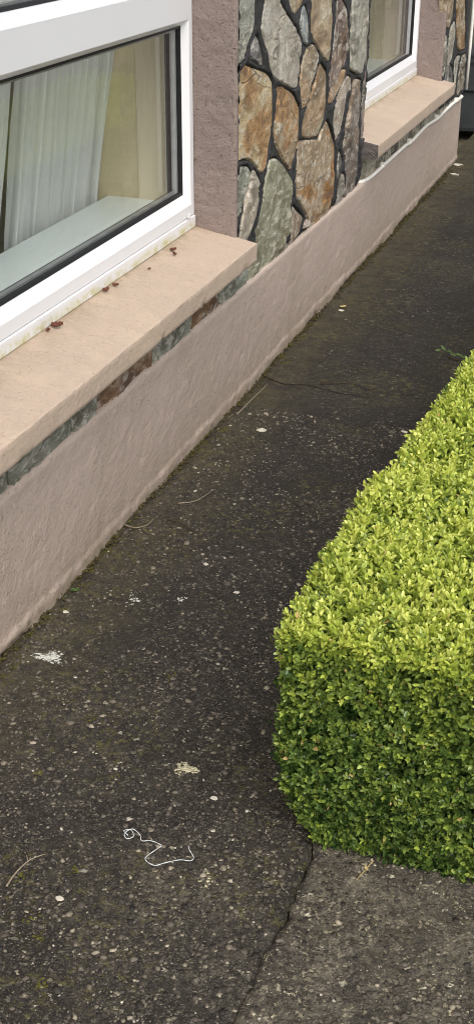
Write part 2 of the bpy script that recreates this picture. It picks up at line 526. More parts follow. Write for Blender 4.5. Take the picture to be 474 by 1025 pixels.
CX, CY = [1.62, 1.577, 1.476, 1.434, 1.379, 1.335, 1.289, 1.24, 1.20], [0.770, 0.776, 0.779, 0.778, 0.773, 0.768, 0.769, 0.769, 0.767]
def joint_x(y):
    base = np.interp(y, CX[::-1], CY[::-1])
    return base + 0.004 * fbm(y * 22, y * 0 + 3.3, 5, 3) + 0.003 * fbm(y * 75, y * 0 + 1.3, 9, 2)

def relief(X, Y):
    z = 0.0035 * fbm(X * 3, Y * 3, 21, 3) + 0.0014 * fbm(X * 26, Y * 26, 25, 3)
    return z

def path():
    ys = [-1.5]
    while ys[-1] < 14:
        y = ys[-1]
        ys.append(y + (0.03 if y < 0.9 else 0.008 if y < 3.0 else 0.008 + (y - 3.0) * 0.012))
    ys = np.array(ys)
    us = np.concatenate([np.linspace(0, 1, 88)])
    Y, U = np.meshgrid(ys, us, indexing='ij')
    xe = joint_x(ys)[:, None]
    X = -0.05 + U * (xe + 0.05)
    Z = relief(X, Y)
    Z -= 0.004 * np.exp(-((xe - X) / 0.006) ** 2)          # arris worn along the joint
    Z -= 0.006 * np.exp(-(np.abs(X - 0.006) / 0.012) ** 2)  # gully against the wall
    X = np.concatenate([X, X[:, -1:]], 1); Y = np.concatenate([Y, Y[:, -1:]], 1); Z = np.concatenate([Z, Z[:, -1:] * 0 - 0.058], 1)
    V = np.stack([X, Y, Z], -1).reshape(-1, 3)
    o = np_obj('path', V, grid_faces(len(ys), 89)[:, ::-1], M_path, smooth=True)
    tag(o, kind='structure')
    return o
PATH = path()

def forecourt():
    ys = np.concatenate([np.arange(-1.5, 0.9, 0.04), np.arange(0.9, 1.74, 0.008)])
    us = np.concatenate([np.linspace(0, 0.35, 80), np.linspace(0.36, 1, 50)])
    Y, U = np.meshgrid(ys, us, indexing='ij')
    gap = (0.0032 + 0.0022 * vnoise(ys * 30, ys * 0, 41) + 0.002 * np.clip(vnoise(ys * 9, ys * 0, 43), 0, 1))[:, None]
    gap = gap * np.clip(0.35 + (ys[:, None] - 1.30) / 0.2, 0.3, 1.0)
    x0 = joint_x(ys)[:, None] + gap
    X = x0 + U * (3.2 - x0)
    Z = relief(X, Y) + 0.001
    Z -= 0.004 * np.exp(-((X - x0) / 0.006) ** 2)
    X = np.concatenate([X[:, :1], X], 1); Y = np.concatenate([Y[:, :1], Y], 1); Z = np.concatenate([Z[:, :1] * 0 - 0.058, Z], 1)
    V = np.stack([X, Y, Z], -1).reshape(-1, 3)
    o = np_obj('forecourt', V, grid_faces(len(ys), 131)[:, ::-1], M_slab, smooth=True)
    tag(o, kind='structure')
forecourt()
def bed():
    xs, ys = np.linspace(0.768, 1.7, 20), np.linspace(1.68, 7.0, 80)
    X, Y = np.meshgrid(xs, ys, indexing='ij')
    Z = -0.022 + 0.012 * fbm(X * 9, Y * 9, 61, 3)
    o = np_obj('planting_bed', np.stack([X, Y, Z], -1).reshape(-1, 3), grid_faces(20, 80), M_soil)
    tag(o, kind='structure')
bed()
def joint_fill():
    ys = np.linspace(-1.5, 1.7, 300)
    x = joint_x(ys) + 0.002
    V = np.concatenate([np.stack([x - 0.02, ys, ys * 0 - 0.018], 1), np.stack([x + 0.02, ys, ys * 0 - 0.018 + 0.003 * vnoise(ys * 60, ys * 0, 3)], 1)])
    n = len(ys)
    F = np.stack([np.arange(n - 1), np.arange(n - 1) + n, np.arange(n - 1) + n + 1, np.arange(n - 1) + 1], 1)
    np_obj('joint_fill', V, F, M_soil, PATH)
joint_fill()

# cross crack by the wall, filled with soil
def cross_crack():
    pts = smooth_path([(0.015, 3.65, 0), (0.032, 3.644, 0), (0.099, 3.613, 0), (0.176, 3.632, 0), (0.301, 3.597, 0), (0.40, 3.60, 0)], 8)
    V, F = [], []
    for i, p in enumerate(pts):
        wd = 0.0045 * (1 - i / len(pts)) * (0.6 + 0.8 * random.random()) + 0.0006
        z = float(relief(np.array([p.x]), np.array([p.y]))[0]) + 0.0012
        j = random.uniform(-0.004, 0.004)
        V += [(p.x, p.y + j - wd, z), (p.x, p.y + j + wd, z)]
    for i in range(len(pts) - 1):
        F.append((2 * i, 2 * i + 2, 2 * i + 3, 2 * i + 1))
    mesh_obj('crack', V, F, M_soil, PATH)
cross_crack()

# pebbles standing proud of the worn concrete
def icosa():
    bm = bmesh.new(); bmesh.ops.create_icosphere(bm, subdivisions=1, radius=1)
    v = np.array([q.co[:] for q in bm.verts]); f = np.array([[q.index for q in g.verts] for g in bm.faces]); bm.free()
    return v, f
def pebbles(name, n, xr, yr, zoff, tone_pow, parent, rmax=0.0062):
    bv, bf = icosa()
    x = rng.uniform(*xr, n); y = yr[0] + (yr[1] - yr[0]) * rng.random(n) ** 1.35
    dens = fbm(x * 5, y * 5, 71, 3)
    keep = dens > rng.uniform(-1.1, 0.6, n)
    x, y = x[keep], y[keep]; n = len(x)
    far = np.clip((y - 1.0) / 3, 0, 1)
    r = np.clip(rng.lognormal(math.log(0.0018), 0.5, n), 0.0009, rmax) * (1 + 0.25 * far)
    ax = np.stack([r * rng.uniform(0.8, 1.5, n), r * rng.uniform(0.7, 1.2, n), r * rng.uniform(0.35, 0.7, n)], 1)
    th = rng.uniform(0, 2 * np.pi, n)
    P = bv[None] * (1 + rng.uniform(-0.36, 0.36, (n, len(bv), 1)))
    P = P * ax[:, None]
    c, s = np.cos(th)[:, None], np.sin(th)[:, None]
    Q = np.stack([P[..., 0] * c - P[..., 1] * s, P[..., 0] * s + P[..., 1] * c, P[..., 2]], -1)
    Q += np.stack([x, y, relief(x, y) + zoff + ax[:, 2] * rng.uniform(-0.35, 0.25, n)], 1)[:, None]
    F = (bf[None] + (np.arange(n) * len(bv))[:, None, None]).reshape(-1, 3)
    tone = np.repeat(np.clip(rng.random(n) ** tone_pow, 0, 1), len(bv))
    o = np_obj(name, Q.reshape(-1, 3), F, M_pebble, parent, True, {'tone': tone})
    tag(o, kind='stuff')
pebbles('pebbles', 48000, (0.02, 0.765), (1.0, 3.4), 0.0, 1.5, PATH)
pebbles('pebbles', 9000, (0.785, 1.35), (1.0, 1.66), 0.001, 1.2, bpy.data.objects['forecourt'], 0.005)

# ================================================================== HOUSE
HOUSE = empty('house', (0, 3.6, 0))
tag(HOUSE, 'house front with crazy-paved stone panels, taupe plinth and white windows', 'house')
Y0, Y1 = -1.0, 7.15
WIN = [(1.873, 3.418), (4.905, 6.452)]
ZT = 2.05
WALL_TOP = 2.75

def plinth():
    ys = [-1.0]
    while ys[-1] < 7.08:
        y = ys[-1]
        ys.append(min(7.08, y + (0.03 if y < 1.7 else 0.007 if y < 4 else 0.012)))
    ys = np.array(ys)
    zs = np.concatenate([[-0.05], np.linspace(-0.01, 0.340, 60)])
    Y, Z = np.meshgrid(ys, zs, indexing='ij')
    X = 0.0010 * fbm(Y * 3, Z * 3, 81, 2) + 0.0007 * fbm(Y * 38, Z * 38, 84, 3)
    # scabs and drips in the thick paint
    scab = fbm(Y * 13, Z * 20, 90, 3)
    X += 0.0012 * np.clip((scab - 0.8) * 6, 0, 1)
    pit = fbm(Y * 30, Z * 30, 94, 2)
    X -= 0.0015 * np.clip((pit - 0.95) * 6, 0, 1)
    # ragged lip where the render runs out over the path
    lip = 0.036 + 0.006 * fbm(Y * 2.2, Z * 0, 97, 3) + 0.005 * fbm(Y * 30, Z * 0, 99, 3)
    k = np.clip((lip - Z) / 0.006, 0, 1)
    X += (0.0035 + 0.002 * fbm(Y * 12, Z * 0, 98, 2)) * k * k * (3 - 2 * k)
    k2 = np.clip((0.010 + 0.004 * fbm(Y * 5, Z * 0, 102, 2) + 0.006 * fbm(Y * 55, Z * 0, 103, 3) - Z) / 0.006, 0, 1)
    X -= 0.010 * k2 * np.clip(fbm(Y * 4, Z * 0, 105, 3) * 2 + 0.4, 0, 1)                                     # broken bottom edge
    X -= np.clip((Z - 0.330) / 0.01, 0, 1) ** 2 * 0.004   # rounded top arris
    top = np.stack([np.full(len(ys), -0.10), ys, np.full(len(ys), 0.344)], 1)[:, None]
    mid = np.stack([X[:, -1] - 0.006, ys, np.full(len(ys), 0.344) + 0.001 * vnoise(ys * 20, ys * 0, 7)], 1)[:, None]
    P = np.concatenate([np.stack([X, Y, Z], -1), mid, top], 1)
    n0, n1 = P.shape[:2]
    F = grid_faces(n0, n1)
    V = P.reshape(-1, 3)
    o = np_obj('plinth', V, F, M_plinth, HOUSE, True)
    # return round the far corner
    box('plinth_return', (-3.4, 6.95, -0.05), (-0.004, 7.079, 0.347), M_plinth, HOUSE)
plinth()

# structural wall behind the facing, with the two window openings
def core(lo, hi): box('wall', lo, hi, M_reveal, HOUSE)
XB = -0.293
core((XB, Y0, -0.05), (-0.03, WIN[0][0] - 0.02, WALL_TOP))
core((XB, WIN[0][1] + 0.012, -0.05), (-0.03, WIN[1][0] - 0.02, WALL_TOP))
core((XB, WIN[1][1] + 0.012, -0.05), (-0.03, Y1 - 0.02, WALL_TOP))
for y0, y1 in WIN:
    core((XB + 0.002, y0 - 0.018, -0.05), (-0.062, y1 + 0.01, 0.50))
    core((XB + 0.002, y0 - 0.018, ZT), (-0.032, y1 + 0.01, WALL_TOP))
box('roof', (-3.6, Y0 - 0.1, WALL_TOP), (0.10, Y1 + 0.1, WALL_TOP + 0.12), M_roof, HOUSE)

def reveal(y, facing, fine):
    """painted render lining the opening and turning 12 mm round the outer corner"""
    zs = np.linspace(0.49, ZT + 0.01, 260 if fine else 60)
    prof = [(-0.17 + 0.158 * i / 30, 0.0) for i in range(31)]
    r = 0.010
    prof += [(-0.012 + r * math.sin(t) + 0.002, r * (1 - math.cos(t))) for t in np.linspace(0.25, math.pi / 2, 6)]
    prof += [(0.0, r + 0.006), (-0.012, r + 0.009)]
    prof = np.array(prof)
    P = np.zeros((len(zs), len(prof), 3))
    for i, z in enumerate(zs):
        u = np.cumsum(np.r_[0, np.hypot(*np.diff(prof, axis=0).T)])
        d = 0.0010 * fbm(u * 28, u * 0 + z * 28, 111, 3) + 0.0013 * np.clip((fbm(u * 22 + 5, u * 0 + z * 30, 117, 2) - 0.5) * 4, 0, 1)
        d -= 0.0022 * np.clip((fbm(u * 30, u * 0 + z * 40, 121, 2) - 0.6) * 5, 0, 1)
        wob = 0.0015 * float(vnoise(np.array([z * 9.0]), np.array([0.0]), 5)[0])
        P[i, :, 0] = prof[:, 0] + wob + np.where(prof[:, 1] > 0, d, 0)
        P[i, :, 1] = y + facing * (prof[:, 1] - np.where(prof[:, 1] == 0, d, 0))
        P[i, :, 2] = z
    F = grid_faces(len(zs), len(prof))
    np_obj('window_reveal', P.reshape(-1, 3), F, M_reveal, HOUSE, True)
reveal(WIN[0][1], 1, True)
reveal(WIN[1][1], 1, True)
reveal(WIN[0][0], -1, False)
reveal(WIN[1][0] - 0.004, -1, False)

# ------------------------------------------------------------------ stones
STONES = {
 'S1': [(3.457,1.183),(3.575,1.174),(3.574,1.073),(3.519,1.026),(3.495,0.995),(3.444,0.989)],
 'S2': [(3.589,1.044),(3.546,1.01),(3.538,0.998),(3.656,0.956),(3.636,0.987)],
 'S3': [(3.682,1.165),(3.766,1.158),(3.829,1.094),(3.978,1.013),(4.014,0.971),(4.022,0.892),(4.004,0.847),(3.95,0.856),(3.813,0.895),(3.747,0.924),(3.721,0.955),(3.678,1.01),(3.636,1.058),(3.649,1.099)],
 'S4': [(3.455,0.959),(3.502,0.971),(3.607,0.945),(3.714,0.917),(3.744,0.896),(3.732,0.759),(3.711,0.699),(3.661,0.649),(3.602,0.688),(3.535,0.718),(3.475,0.73),(3.442,0.725),(3.444,0.797)],
 'S5': [(3.795,0.87),(3.856,0.863),(3.963,0.826),(4.028,0.776),(4.031,0.738),(4.011,0.66),(3.942,0.602),(3.869,0.644),(3.78,0.715),(3.768,0.744),(3.783,0.815)],
 'S6': [(4.168,0.949),(4.236,0.914),(4.229,0.877),(4.159,0.818),(4.068,0.766),(4.035,0.845),(4.045,0.916),(4.102,0.944)],
 'S7': [(4.057,1.08),(4.089,1.042),(4.101,0.981),(4.081,0.963),(4.043,0.988),(4.002,1.042)],
 'S8': [(3.874,1.144),(4.063,1.129),(4.035,1.088),(3.973,1.065),(3.93,1.081)],
 'S9': [(4.141,1.128),(4.36,1.111),(4.369,0.989),(4.35,0.88),(4.311,0.896),(4.207,0.954),(4.149,0.988),(4.139,1.043)],
 'S10': [(4.438,1.054),(4.516,1.051),(4.568,1.017),(4.594,0.97),(4.608,0.907),(4.591,0.846),(4.514,0.822),(4.389,0.787),(4.382,0.831),(4.415,0.885),(4.43,0.983)],
 'S10b': [(4.582,0.82),(4.565,0.795),(4.461,0.736),(4.429,0.733),(4.376,0.739),(4.379,0.762),(4.491,0.799)],
 'S11': [(4.644,1.088),(4.878,1.069),(4.896,0.845),(4.85,0.773),(4.788,0.782),(4.652,0.814),(4.638,0.931)],
 'S12': [(4.264,0.879),(4.336,0.843),(4.343,0.751),(4.336,0.713),(4.264,0.65),(4.208,0.656),(4.082,0.68),(4.062,0.705),(4.078,0.734),(4.173,0.799)],
 'S13': [(4.601,0.787),(4.658,0.78),(4.669,0.742),(4.612,0.727),(4.556,0.614),(4.519,0.578),(4.494,0.605),(4.45,0.677),(4.486,0.725)],
 'S14': [(4.711,0.762),(4.825,0.746),(4.833,0.693),(4.826,0.588),(4.832,0.483),(4.853,0.345),(4.686,0.338),(4.667,0.445),(4.614,0.546),(4.622,0.623),(4.679,0.704)],
 'S15': [(4.865,0.735),(4.913,0.728),(4.916,0.527),(4.871,0.536)],
 'S16': [(4.032,0.667),(4.267,0.627),(4.306,0.655),(4.366,0.678),(4.422,0.644),(4.485,0.578),(4.495,0.47),(4.467,0.382),(4.238,0.358),(4.126,0.426),(4.026,0.496),(4.018,0.579),(4.022,0.632)],
 'S17': [(4.545,0.545),(4.602,0.495),(4.567,0.465),(4.537,0.443),(4.528,0.506)],
 'S17b': [(4.583,0.444),(4.632,0.441),(4.656,0.343),(4.563,0.345),(4.553,0.407)],
 'S18': [(3.732,0.668),(3.791,0.659),(3.831,0.636),(3.931,0.568),(3.945,0.527),(3.937,0.486),(3.949,0.408),(3.881,0.376),(3.714,0.359),(3.586,0.356),(3.553,0.358),(3.552,0.403),(3.612,0.449),(3.604,0.488),(3.643,0.518),(3.683,0.585),(3.691,0.619)],
 'S19': [(3.56,0.676),(3.59,0.663),(3.628,0.624),(3.615,0.609),(3.584,0.556),(3.553,0.516),(3.521,0.491),(3.481,0.474),(3.45,0.482),(3.461,0.54),(3.503,0.591),(3.554,0.645)],
 'S20': [(3.458,0.7),(3.52,0.69),(3.537,0.678),(3.518,0.635),(3.443,0.566),(3.431,0.569),(3.43,0.612),(3.435,0.679)],
 'S21': [(3.983,0.473),(4.104,0.404),(4.059,0.386),(3.977,0.385)],
 'S21b': [(4.166,0.385),(4.212,0.359),(4.12,0.367),(4.113,0.378)],
 'S22': [(3.948,0.392),(3.952,0.347),(3.756,0.351),(3.892,0.366)],
 'F1': [(6.435,0.927),(6.595,0.913),(6.602,0.81),(6.55,0.752),(6.475,0.762)],
 'F2': [(6.676,0.907),(6.977,0.882),(7.034,0.708),(7.06,0.596),(6.913,0.602),(6.814,0.631),(6.745,0.762)],
 'F3': [(6.6,0.744),(6.691,0.763),(6.75,0.681),(6.737,0.626),(6.705,0.577),(6.583,0.567),(6.559,0.689)],
 'F4': [(6.464,0.727),(6.519,0.694),(6.521,0.591),(6.518,0.526),(6.483,0.531)],
 'F5': [(6.556,0.556),(6.657,0.564),(6.752,0.532),(6.803,0.417),(6.555,0.454)],
 'F6': [(6.792,0.575),(6.922,0.571),(6.899,0.513),(6.875,0.441),(6.862,0.408),(6.82,0.439),(6.785,0.538)],
 'F7': [(6.976,0.559),(7.086,0.556),(7.132,0.43),(7.107,0.377),(6.928,0.376),(6.92,0.43)],
}
LOOK = {  # display colour, amount of rust staining
 'S1': (148, 150, 139, .05), 'S2': (106, 104, 104, 0), 'S3': (182, 178, 166, .15), 'S4': (186, 164, 124, .85), 'S5': (168, 150, 122, .85),
 'S6': (170, 156, 132, .6), 'S7': (158, 164, 164, 0), 'S8': (168, 152, 126, .5), 'S9': (178, 165, 140, .45), 'S10': (124, 108, 99, .25),
 'S10b': (166, 142, 116, .5), 'S11': (158, 157, 144, .05), 'S12': (165, 150, 124, .5), 'S13': (192, 180, 164, .1), 'S14': (118, 109, 100, .25),
 'S15': (88, 86, 78, 0), 'S16': (168, 148, 120, 1.0), 'S17': (122, 120, 112, 0), 'S17b': (126, 124, 114, .1), 'S18': (148, 147, 122, .12),
 'S19': (176, 168, 152, .1), 'S20': (130, 132, 119, 0), 'S21': (150, 138, 122, .2), 'S21b': (188, 172, 158, 0), 'S22': (132, 126, 106, .1),
 'F1': (166, 152, 128, .3), 'F2': (150, 130, 98, .7), 'F3': (166, 162, 148, .1), 'F4': (132, 132, 118, 0), 'F5': (92, 90, 88, 0),
 'F6': (172, 168, 154, .1), 'F7': (112, 107, 92, .1)}
PALETTE = [(140, 148, 136, .1), (172, 170, 158, .1), (186, 164, 124, .7), (168, 150, 122, .8), (124, 108, 99, .2), (158, 157, 144, .1), (148, 147, 122, .1), (176, 168, 152, .1), (110, 106, 104, 0)]

GROW = 0.0062
def resample(poly, step):
    P = [Vector(p) for p in poly]
    out = []
    for i in range(len(P)):
        a_, b_ = P[i], P[(i + 1) % len(P)]
        n = max(1, int((b_ - a_).length / step))
        for k in range(n): out.append(a_.lerp(b_, k / n))
    # one pass of corner rounding
    m = len(out)
    out = [(out[i - 1] + out[i] * 5 + out[(i + 1) % m]) / 7 for i in range(m)]
    ar = sum(out[i].x * out[(i + 1) % m].y - out[(i + 1) % m].x * out[i].y for i in range(m))
    sg = GROW if ar > 0 else -GROW
    res = []
    for i in range(m):
        d_ = (out[(i + 1) % m] - out[i - 1]).normalized()
        res.append(out[i] + Vector((d_.y, -d_.x)) * sg)
    return res

def stone(name, poly, look, parent, xface=-0.002, depth=0.035, step=0.015, rel=1.5):
    B = resample(poly, step)
    B = [p + Vector((random.uniform(-1, 1), random.uniform(-1, 1))) * 0.0016 for p in B]
    if sum(B[i].x * B[(i + 1) % len(B)].y - B[(i + 1) % len(B)].x * B[i].y for i in range(len(B))) < 0: B.reverse()
    n = len(B)
    cen = sum(B, Vector((0, 0))) / n
    inner = [p + (cen - p).normalized() * min(0.006, (cen - p).length * 0.3) for p in B]
    pts = B + inner
    ys = [p.x for p in B]; zs = [p.y for p in B]
    g = step * 1.15
    yy = min(ys) + g
    while yy < max(ys):
        zz = min(zs) + g
        while zz < max(zs):
            q = Vector((yy + random.uniform(-.3, .3) * g, zz + random.uniform(-.3, .3) * g))
            ins = False
            for i in range(n):
                a_, b_ = B[i], B[(i + 1) % n]
                if (a_.y > q.y) != (b_.y > q.y) and q.x < (b_.x - a_.x) * (q.y - a_.y) / (b_.y - a_.y) + a_.x: ins = not ins
            if ins and min((q - p).length for p in B) > 0.013: pts.append(q)
            zz += g
        yy += g
    vs, _, fs, ov, _, _ = delaunay_2d_cdt(pts, [], [list(range(n))], 1, 1e-5)
    ty, tz = random.uniform(-.03, .03) * rel, random.uniform(-.02, .02) * rel
    seed = random.randint(0, 200)
    V = []
    for k, v in enumerate(vs):
        edge = any(i < n for i in ov[k])
        A_, B_ = np.array([v.x]), np.array([v.y])
        h = 0.0026 * rel * float(fbm(A_ * 16, B_ * 11, seed, 3)[0])
        cleft = float(vnoise(A_ * 9 + B_ * 5, B_ * 3.0, seed + 9)[0])
        h += 0.0035 * rel * (1 if cleft > 0.25 else 0)         # cleft steps in the slate
        x = xface + ty * (v.x - cen.x) + tz * (v.y - cen.y) + h
        if edge: x -= 0.006
        if v.y < 0.358 and parent.name.startswith('stone_panel'): x = min(x, -0.007)
        V.append((x, v.x, v.y))
    F = [tuple(f) for f in fs]
    # skirt
    bmap = {}
    for k in range(len(vs)):
        for i in ov[k]:
            if i < n and i not in bmap: bmap[i] = k
    ring = [bmap[i] for i in range(n) if i in bmap]
    b0 = len(V)
    for k in ring: V.append((xface - depth, V[k][1], V[k][2]))
    m = len(ring)
    for i in range(m):
        F.append((ring[i], b0 + i, b0 + (i + 1) % m, ring[(i + 1) % m]))
    o = mesh_obj('stone', V, F, M_stone, parent)
    c = lin(*[min(238, q * 1.10) for q in look[:3]])
    o.color = (c[0], c[1], c[2], look[3])
    return o

def sdf(poly, Yg, Zg):
    """signed distance, negative inside"""
    P = np.array([(p[0], p[1]) for p in poly]); n = len(P)
    d = np.full(Yg.shape, 1e9); ins = np.zeros(Yg.shape, bool)
    for i in range(n):
        a_, b_ = P[i], P[(i + 1) % n]
        e_ = b_ - a_
        wy, wz = Yg - a_[0], Zg - a_[1]
        t = np.clip((wy * e_[0] + wz * e_[1]) / (e_ @ e_ + 1e-12), 0, 1)
        d = np.minimum(d, np.hypot(wy - e_[0] * t, wz - e_[1] * t))
        if a_[1] != b_[1]:
            cr = ((a_[1] > Zg) != (b_[1] > Zg)) & (Yg < (b_[0] - a_[0]) * (Zg - a_[1]) / (b_[1] - a_[1]) + a_[0])
            ins ^= cr
    return np.where(ins, -d, d)

def rubble(y0, y1, zbot, ztop):
    """irregular upright stones for the walling above: list of polygons; zbot may slope"""
    polys = []
    z_lo = lambda y: zbot(y)
    row = 0
    prev = lambda y: zbot(y)
    while True:
        hgt = random.uniform(0.26, 0.36)
        base = prev
        sd = random.random() * 50
        def nxt(y, hgt=hgt, sd=sd, base=base):
            return min(base(y) + hgt + 0.03 * math.sin(y * 15 + sd), ztop)
        ys = [y0 + 0.012]
        while ys[-1] < y1 - 0.012:
            ys.append(ys[-1] + random.uniform(0.11, 0.24))
        ys[-1] = y1 - 0.012
        tops = []
        for i in range(len(ys) - 1):
            a_, b_ = ys[i] + (0.010 if i else 0), ys[i + 1] - (0.010 if i < len(ys) - 2 else 0)
            if b_ - a_ < 0.04: continue
            s0 = random.uniform(-.02, .02); s1 = s0
            a1, b1 = max(y0 + .012, a_ + s0), min(y1 - .012, b_ + s0)
            a1, b1 = (a_, b_) 
            mid = (a_ + b_) / 2
            if min(nxt(a_), nxt(b_)) - max(base(a_), base(b_)) < 0.05: continue
            polys.append([(a_, base(a_) + .011), (mid, base(mid) + .011 - random.uniform(0, .004)), (b_, base(b_) + .011), (b1, (base(b_) + nxt(b_)) / 2), (b_ - random.uniform(0, .02), nxt(b_) - .011), (mid, nxt(mid) - .008), (a_ + random.uniform(0, .02), nxt(a_) - .011), (a1, (base(a_) + nxt(a_)) / 2)])
        row += 1
        if min(nxt(y0), nxt(y1)) >= ztop - 0.02 or row > 12: break
        prev = nxt
    return polys

def panel(name, y0, y1, zlo, zhi, named, extra, gy, gz):
    ny, nz = int((y1 - y0) / gy) + 1, int((zhi - zlo) / gz) + 1
    Yg, Zg = np.meshgrid(np.linspace(y0, y1, ny), np.linspace(zlo, zhi, nz), indexing='ij')
    d = np.full(Yg.shape, 1.0)
    allp = [p for _, p in named] + extra
    for p in allp:
        a_ = np.array(p); lo, hi = a_.min(0) - 0.05, a_.max(0) + 0.05
        i0, i1 = np.searchsorted(Yg[:, 0], [lo[0], hi[0]]); j0, j1 = np.searchsorted(Zg[0], [lo[1], hi[1]])
        if i1 <= i0 or j1 <= j0: continue
        sub = sdf([q for q in resample(p, 0.018)], Yg[i0:i1, j0:j1], Zg[i0:i1, j0:j1])
        d[i0:i1, j0:j1] = np.minimum(d[i0:i1, j0:j1], sub)
    k = np.clip((d + 0.001) / 0.006, 0, 1); k = k * k * (3 - 2 * k)
    X = -0.020 + 0.020 * k + 0.0032 * fbm(Yg * 55, Zg * 55, 131, 3) * k
    X = np.where(d < -0.003, -0.020, X)
    X -= 0.005 * np.clip((d - 0.02) / 0.03, 0, 1) + 0.012 * np.clip((0.375 - Zg) / 0.03, 0, 1)
    V = np.stack([X, Yg, Zg], -1).reshape(-1, 3)
    o = np_obj(name, V, grid_faces(ny, nz), M_mortar, HOUSE, True)
    tag(o, 'crazy-paved slate walling with raised black mortar joints')
    for n_, p in named: stone(n_, p, LOOK[n_], o)
    for p in extra: stone('x', p, random.choice(PALETTE), o, step=0.035)
    return o

STONES['S23'] = [(3.438, 0.34), (3.470, 0.335), (3.535, 0.335), (3.528, 0.40), (3.53, 0.45), (3.438, 0.46)]
LOOK['S23'] = (150, 155, 140, 0)
for k in STONES:
    if k[0] == 'S': STONES[k] = [(y, z - 0.035 if z < 0.395 and k not in ('S21b', 'S23') else z) for y, z in STONES[k]]
near = [(k, v) for k, v in STONES.items() if k[0] == 'S']
far = [(k, v) for k, v in STONES.items() if k[0] == 'F']
pier = panel('stone_panel', WIN[0][1] + 0.016, WIN[1][0] + 0.012, 0.335, 1.22, near, [], 0.005, 0.005)
pier2 = panel('stone_panel', WIN[0][1] + 0.016, WIN[1][0] + 0.012, 1.2215, WALL_TOP, [], rubble(WIN[0][1] + 0.016, WIN[1][0], lambda y: 1.225, WALL_TOP), 0.012, 0.012)
panel('stone_panel', WIN[1][1] + 0.016, Y1, 0.335, 0.93, far, [], 0.008, 0.008)
panel('stone_panel', WIN[1][1] + 0.016, Y1, 0.9315, WALL_TOP, [], rubble(WIN[1][1] + 0.016, Y1, lambda y: 0.935, WALL_TOP), 0.015, 0.015)
panel('stone_panel', Y0, WIN[0][0] - 0.016, 0.335, WALL_TOP, [], rubble(Y0, WIN[0][0] - 0.016, lambda y: 0.345, WALL_TOP), 0.015, 0.015)
for y0, y1 in WIN:
    panel('stone_panel', y0 - 0.0155, y1 + 0.0155, ZT + 0.003, WALL_TOP, [], rubble(y0 - 0.015, y1 + 0.015, lambda y: ZT + 0.005, WALL_TOP), 0.02, 0.02)

def course(name, y0, y1, joints, looks):
    """narrow course of stone slips between plinth and sill, set back 30 mm"""
    m = box(name, (-0.075, y0, 0.335), (-0.020, y1, 0.46), M_mortar, HOUSE)
    tag(m, 'narrow course of slate slips under the sill')
    e_ = [y0] + joints + [y1]
    for i in range(len(e_) - 1):
        a_, b_ = e_[i] + 0.007, e_[i + 1] - 0.007
        if b_ - a_ < 0.02: continue
        k = random.uniform(-0.008, 0.008)
        stone('stone', [(a_, 0.341), ((a_ + b_) / 2, 0.340), (b_, 0.341), (b_ + k, 0.450), (a_ + k, 0.450)], looks[i % len(looks)], m, xface=-0.010 + random.uniform(-.005, .004), step=0.02, rel=0.8)
course('stone_course', 1.86, 3.434, [2.05, 2.342, 2.470, 2.803, 3.076, 3.305], [(122, 122, 108, 0), (136, 137, 122, 0), (136, 136, 120, 0), (118, 92, 74, .5), (130, 131, 116, 0), (112, 84, 62, .8), (150, 152, 138, 0), (158, 156, 142, .1)])
course('stone_course', 4.90, 7.0, [5.2, 5.344, 5.46, 5.585, 5.68, 5.764, 5.887, 6.0, 6.107, 6.22, 6.339, 6.48, 6.638, 6.78, 6.908], [(164, 160, 140, .05), (120, 116, 100, 0), (140, 136, 118, .1), (104, 100, 88, 0), (150, 146, 128, 0)])

